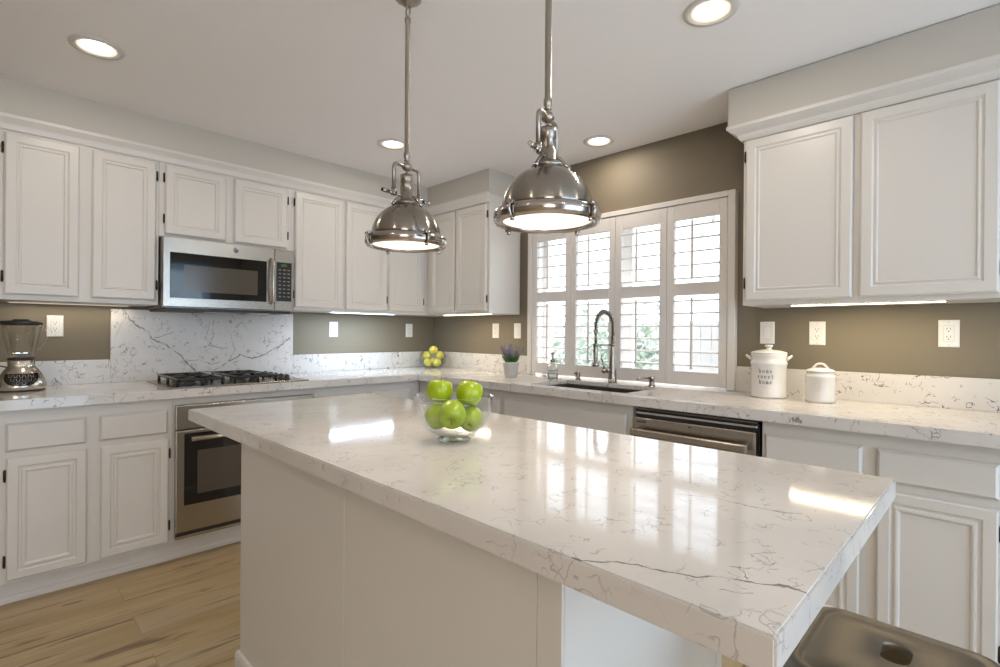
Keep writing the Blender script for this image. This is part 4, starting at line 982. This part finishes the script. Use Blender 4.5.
# ------------------------------------------------------------------ plantation shutters
joins = [-1.217, -1.567, -1.920, -2.273, -2.626]
def louvre_profile(cx, cz, wdt, th, tilt):
    out = []
    for k in range(12):
        a = 2*PI*k/12; u_, v_ = wdt/2*math.cos(a), th/2*math.sin(a)
        out.append((cx+u_*math.cos(tilt)-v_*math.sin(tilt), cz+u_*math.sin(tilt)+v_*math.cos(tilt)))
    return out
def shutter(y0, y1, label):
    """y0 > y1"""
    r = thing('plantation_shutter', label, 'shutter', (-.026, (y0+y1)/2, .93), 0, 'white plantation shutter panels in the window')
    xa, xb = -.040, -.012; zb_, zt_ = .9275, 1.973; sw = .044; a, b_ = y1+.0012, y0-.0012
    for (p, q) in ((a, a+sw), (b_-sw, b_)): MB().box(xa, xb, p, q, zb_, zt_, .002).build('stile', SHUT, r)
    for (p, q) in ((zb_, 1.004), (1.446, 1.516), (1.886, zt_)): MB().box(xa, xb, a+sw, b_-sw, p, q, .002).build('rail', SHUT, r)
    yl, yr = a+sw+.001, b_-sw-.001
    for zs, tilt in (((1.546, 1.621, 1.698, 1.773, 1.848), .13), ((1.042, 1.117, 1.192, 1.267, 1.342, 1.414), .02)):
        for z in zs: MB().prism(louvre_profile(-.026, z, .060, .011, tilt), 'y', yl, yr).build('louvre', SHUT, r)
    ym = (yl+yr)/2+.012
    for (p, q) in ((1.535, 1.872), (1.020, 1.430)):
        MB().box(-.0665, -.0575, ym-.0065, ym+.0065, p, q, .002).build('tilt_rod', SHUT, r)
    return r
labs = ['white louvred shutter panel nearest the lavender, first from the left', 'white louvred shutter panel directly behind the spring-neck tap',
        'white louvred shutter panel right of the tap, behind the soap dispenser', 'white louvred shutter panel nearest the canisters, rightmost in the window']
for i in range(4): shutter(joins[i], joins[i+1], labs[i])

# ------------------------------------------------------------------ counter stool
STL = brushed('gunmetal_stool', (.215, .188, .150), .48, 'y', .05)
sx_, sy_ = -1.715, -3.562
SZ = .622
r = thing('counter_stool', 'gunmetal metal counter stool with a square seat and oval handle hole under the island overhang', 'stool', (sx_, sy_, 0))
def rr_pts(hx_, hy_, rad, n=8):
    out = []
    for (cx_, cy_, a0) in ((hx_-rad, hy_-rad, 0), (-hx_+rad, hy_-rad, 90), (-hx_+rad, -hy_+rad, 180), (hx_-rad, -hy_+rad, 270)):
        for k in range(n): a = math.radians(a0+k*90/(n-1)); out.append((cx_+rad*math.cos(a), cy_+rad*math.sin(a)))
    return out
b = bmesh.new(); hw = .150
prof = [(.150+.022, SZ-.100, .050), (.150+.010, SZ-.040, .048), (.150+.002, SZ-.012, .046), (.1465, SZ-.003, .044), (.140, SZ, .040), (.132, SZ+.0005, .036), (.129, SZ-.0035, .034), (.122, SZ-.004, .030), (.118, SZ-.0015, .028)]
rings = []
for h_, z, rad in prof: rings.append([b.verts.new((sx_+p[0], sy_+p[1], z)) for p in rr_pts(h_, h_, rad)])
hole = []
hole_n = len(rings[0])
hx_c = sx_+.012*0
for p in rr_pts(.040, .025, .0235): hole.append((sx_+p[0]+.032, sy_+p[1]+.001))
mid = [b.verts.new((x, y, SZ-.0015)) for x, y in hole]; low = [b.verts.new((x+(sx_+.032-x)*.08, y+(sy_-y)*.08, SZ-.004)) for x, y in hole]; low2 = [b.verts.new((x, y, SZ-.020)) for x, y in hole]
rings += [mid, low, low2]
for A_, B_ in zip(rings, rings[1:]):
    for i in range(hole_n): j = (i+1) % hole_n; f = b.faces.new((A_[i], A_[j], B_[j], B_[i])); f.smooth = True
bmesh.ops.recalc_face_normals(b, faces=b.faces)
m = MB(); m.merge(b)
so = m.build('seat', STL, r)
md = so.modifiers.new('solid', 'SOLIDIFY'); md.thickness = .0015
for (a, c_) in ((1, 1), (1, -1), (-1, 1), (-1, -1)):
    t0 = Vector((sx_+a*.150, sy_+c_*.150, SZ-.060)); t1 = Vector((sx_+a*.205, sy_+c_*.205, .004))
    b = bmesh.new()
    rg = []
    for tt, wd_ in ((0, .052), (.5, .036), (1, .026)):
        p = t0.lerp(t1, tt)
        rg.append([b.verts.new(q) for q in ((p.x, p.y, p.z), (p.x-a*wd_, p.y, p.z), (p.x-a*wd_, p.y-c_*.004, p.z), (p.x-a*.004, p.y-c_*.004, p.z), (p.x-a*.004, p.y-c_*wd_, p.z), (p.x, p.y-c_*wd_, p.z))])
    for A_, B_ in zip(rg, rg[1:]):
        for i in range(6): j = (i+1) % 6; b.faces.new((A_[i], A_[j], B_[j], B_[i]))
    b.faces.new(rg[0]); b.faces.new(rg[-1]); bmesh.ops.recalc_face_normals(b, faces=b.faces)
    m = MB(); m.merge(b); lg_ = m.build('leg', STL, r)
    MB().tube([(t1.x-a*.012, t1.y-c_*.012, 0), (t1.x-a*.012, t1.y-c_*.012, .012)], .014, 10).build('rubber_foot', DARK, lg_)
fb = MB(); k_ = .188
for a, c_, a2, c2 in ((1, 1, 1, -1), (1, -1, -1, -1), (-1, -1, -1, 1), (-1, 1, 1, 1)): fb.tube([(sx_+a*k_, sy_+c_*k_, .20), (sx_+a2*k_, sy_+c2*k_, .20)], .007, 8)
fb.build('foot_rail', STL, r)

# ------------------------------------------------------------------ garden outside the window
tag(MB().box(.16, 14, -12, 10, -.35, -.25).build('ground', mat('pale_patio', (.55, .52, .48), .9, var=.2)), kind='structure')
fn = thing('garden_fence', 'pale board garden fence seen through the shutters beyond the window', 'fence', (6, -1.0, -.25))
b = MB()
for k in range(70): y = -7.5+k*.19; b.box(6.0, 6.025, y, y+.18, -.25, 1.45+.01*(k % 2))
b.build('boards', mat('pale_fence', (.60, .57, .55), .8, var=.25), fn)
MB().box(6.026, 6.07, -7.5, 5.8, .1, .2).box(6.026, 6.07, -7.5, 5.8, 1.15, 1.25).build('fence_rail', mat('pale_fence_rail', (.55, .52, .5), .8), fn)
LEAF = mat('garden_leaf', (.50, .60, .50), .6, var=.4); BARK = mat('garden_bark', (.50, .47, .45), .9)
def shrub(name, label, x, y, z0, hh, wr, n):
    r = thing(name, label, 'tree' if 'tree' in name else 'shrub', (x, y, z0))
    tr = MB(); tips = []
    for k in range(7):
        a = random.uniform(0, 2*PI); e_ = Vector((x+wr*.7*math.cos(a), y+wr*.7*math.sin(a), z0+hh*random.uniform(.6, .95)))
        s0_ = Vector((x, y, z0+hh*.12*k/7)); m_ = s0_.lerp(e_, .5)+Vector((random.uniform(-.1, .1), random.uniform(-.1, .1), .15))
        tr.tube([s0_, m_, e_], [.035, .02, .008], 6); tips += [m_, e_, s0_.lerp(e_, .75)]
    tr.tube([(x, y, z0), (x, y, z0+hh*.5)], [.06, .035], 8)
    tr.build('branches', BARK, r)
    lf = MB()
    for k in range(n):
        c_ = random.choice(tips)+Vector((random.gauss(0, wr*.30), random.gauss(0, wr*.30), random.gauss(0, hh*.14)))
        if c_.z < z0+.1: continue
        a = Vector((random.uniform(-1, 1), random.uniform(-1, 1), random.uniform(-1, 1))).normalized(); b__ = a.cross(Vector((random.uniform(-1, 1), random.uniform(-1, 1), random.uniform(-1, 1)))).normalized()
        l_ = random.uniform(.05, .09); lf.quad(c_-a*l_, c_+b__*l_*.45, c_+a*l_, c_-b__*l_*.45)
    lf.build('leaves', LEAF, r)
shrub('garden_shrub', 'leafy shrub outside, seen through the shutter panel right of the tap', 3.4, .15, -.25, 1.75, .55, 1500)
shrub('garden_shrub', 'low leafy shrub outside, seen through the shutter panel behind the tap', 4.6, 2.2, -.25, 1.5, .5, 1000)
shrub('garden_tree', 'garden tree outside, seen through the upper part of the rightmost shutter panel', 5.2, -1.6, -.25, 3.9, .8, 800)

BLN.scale = (.92, .92, .965)
CAN1.scale = (.905, .905, .965); CAN2.scale = (.90, .90, .975)
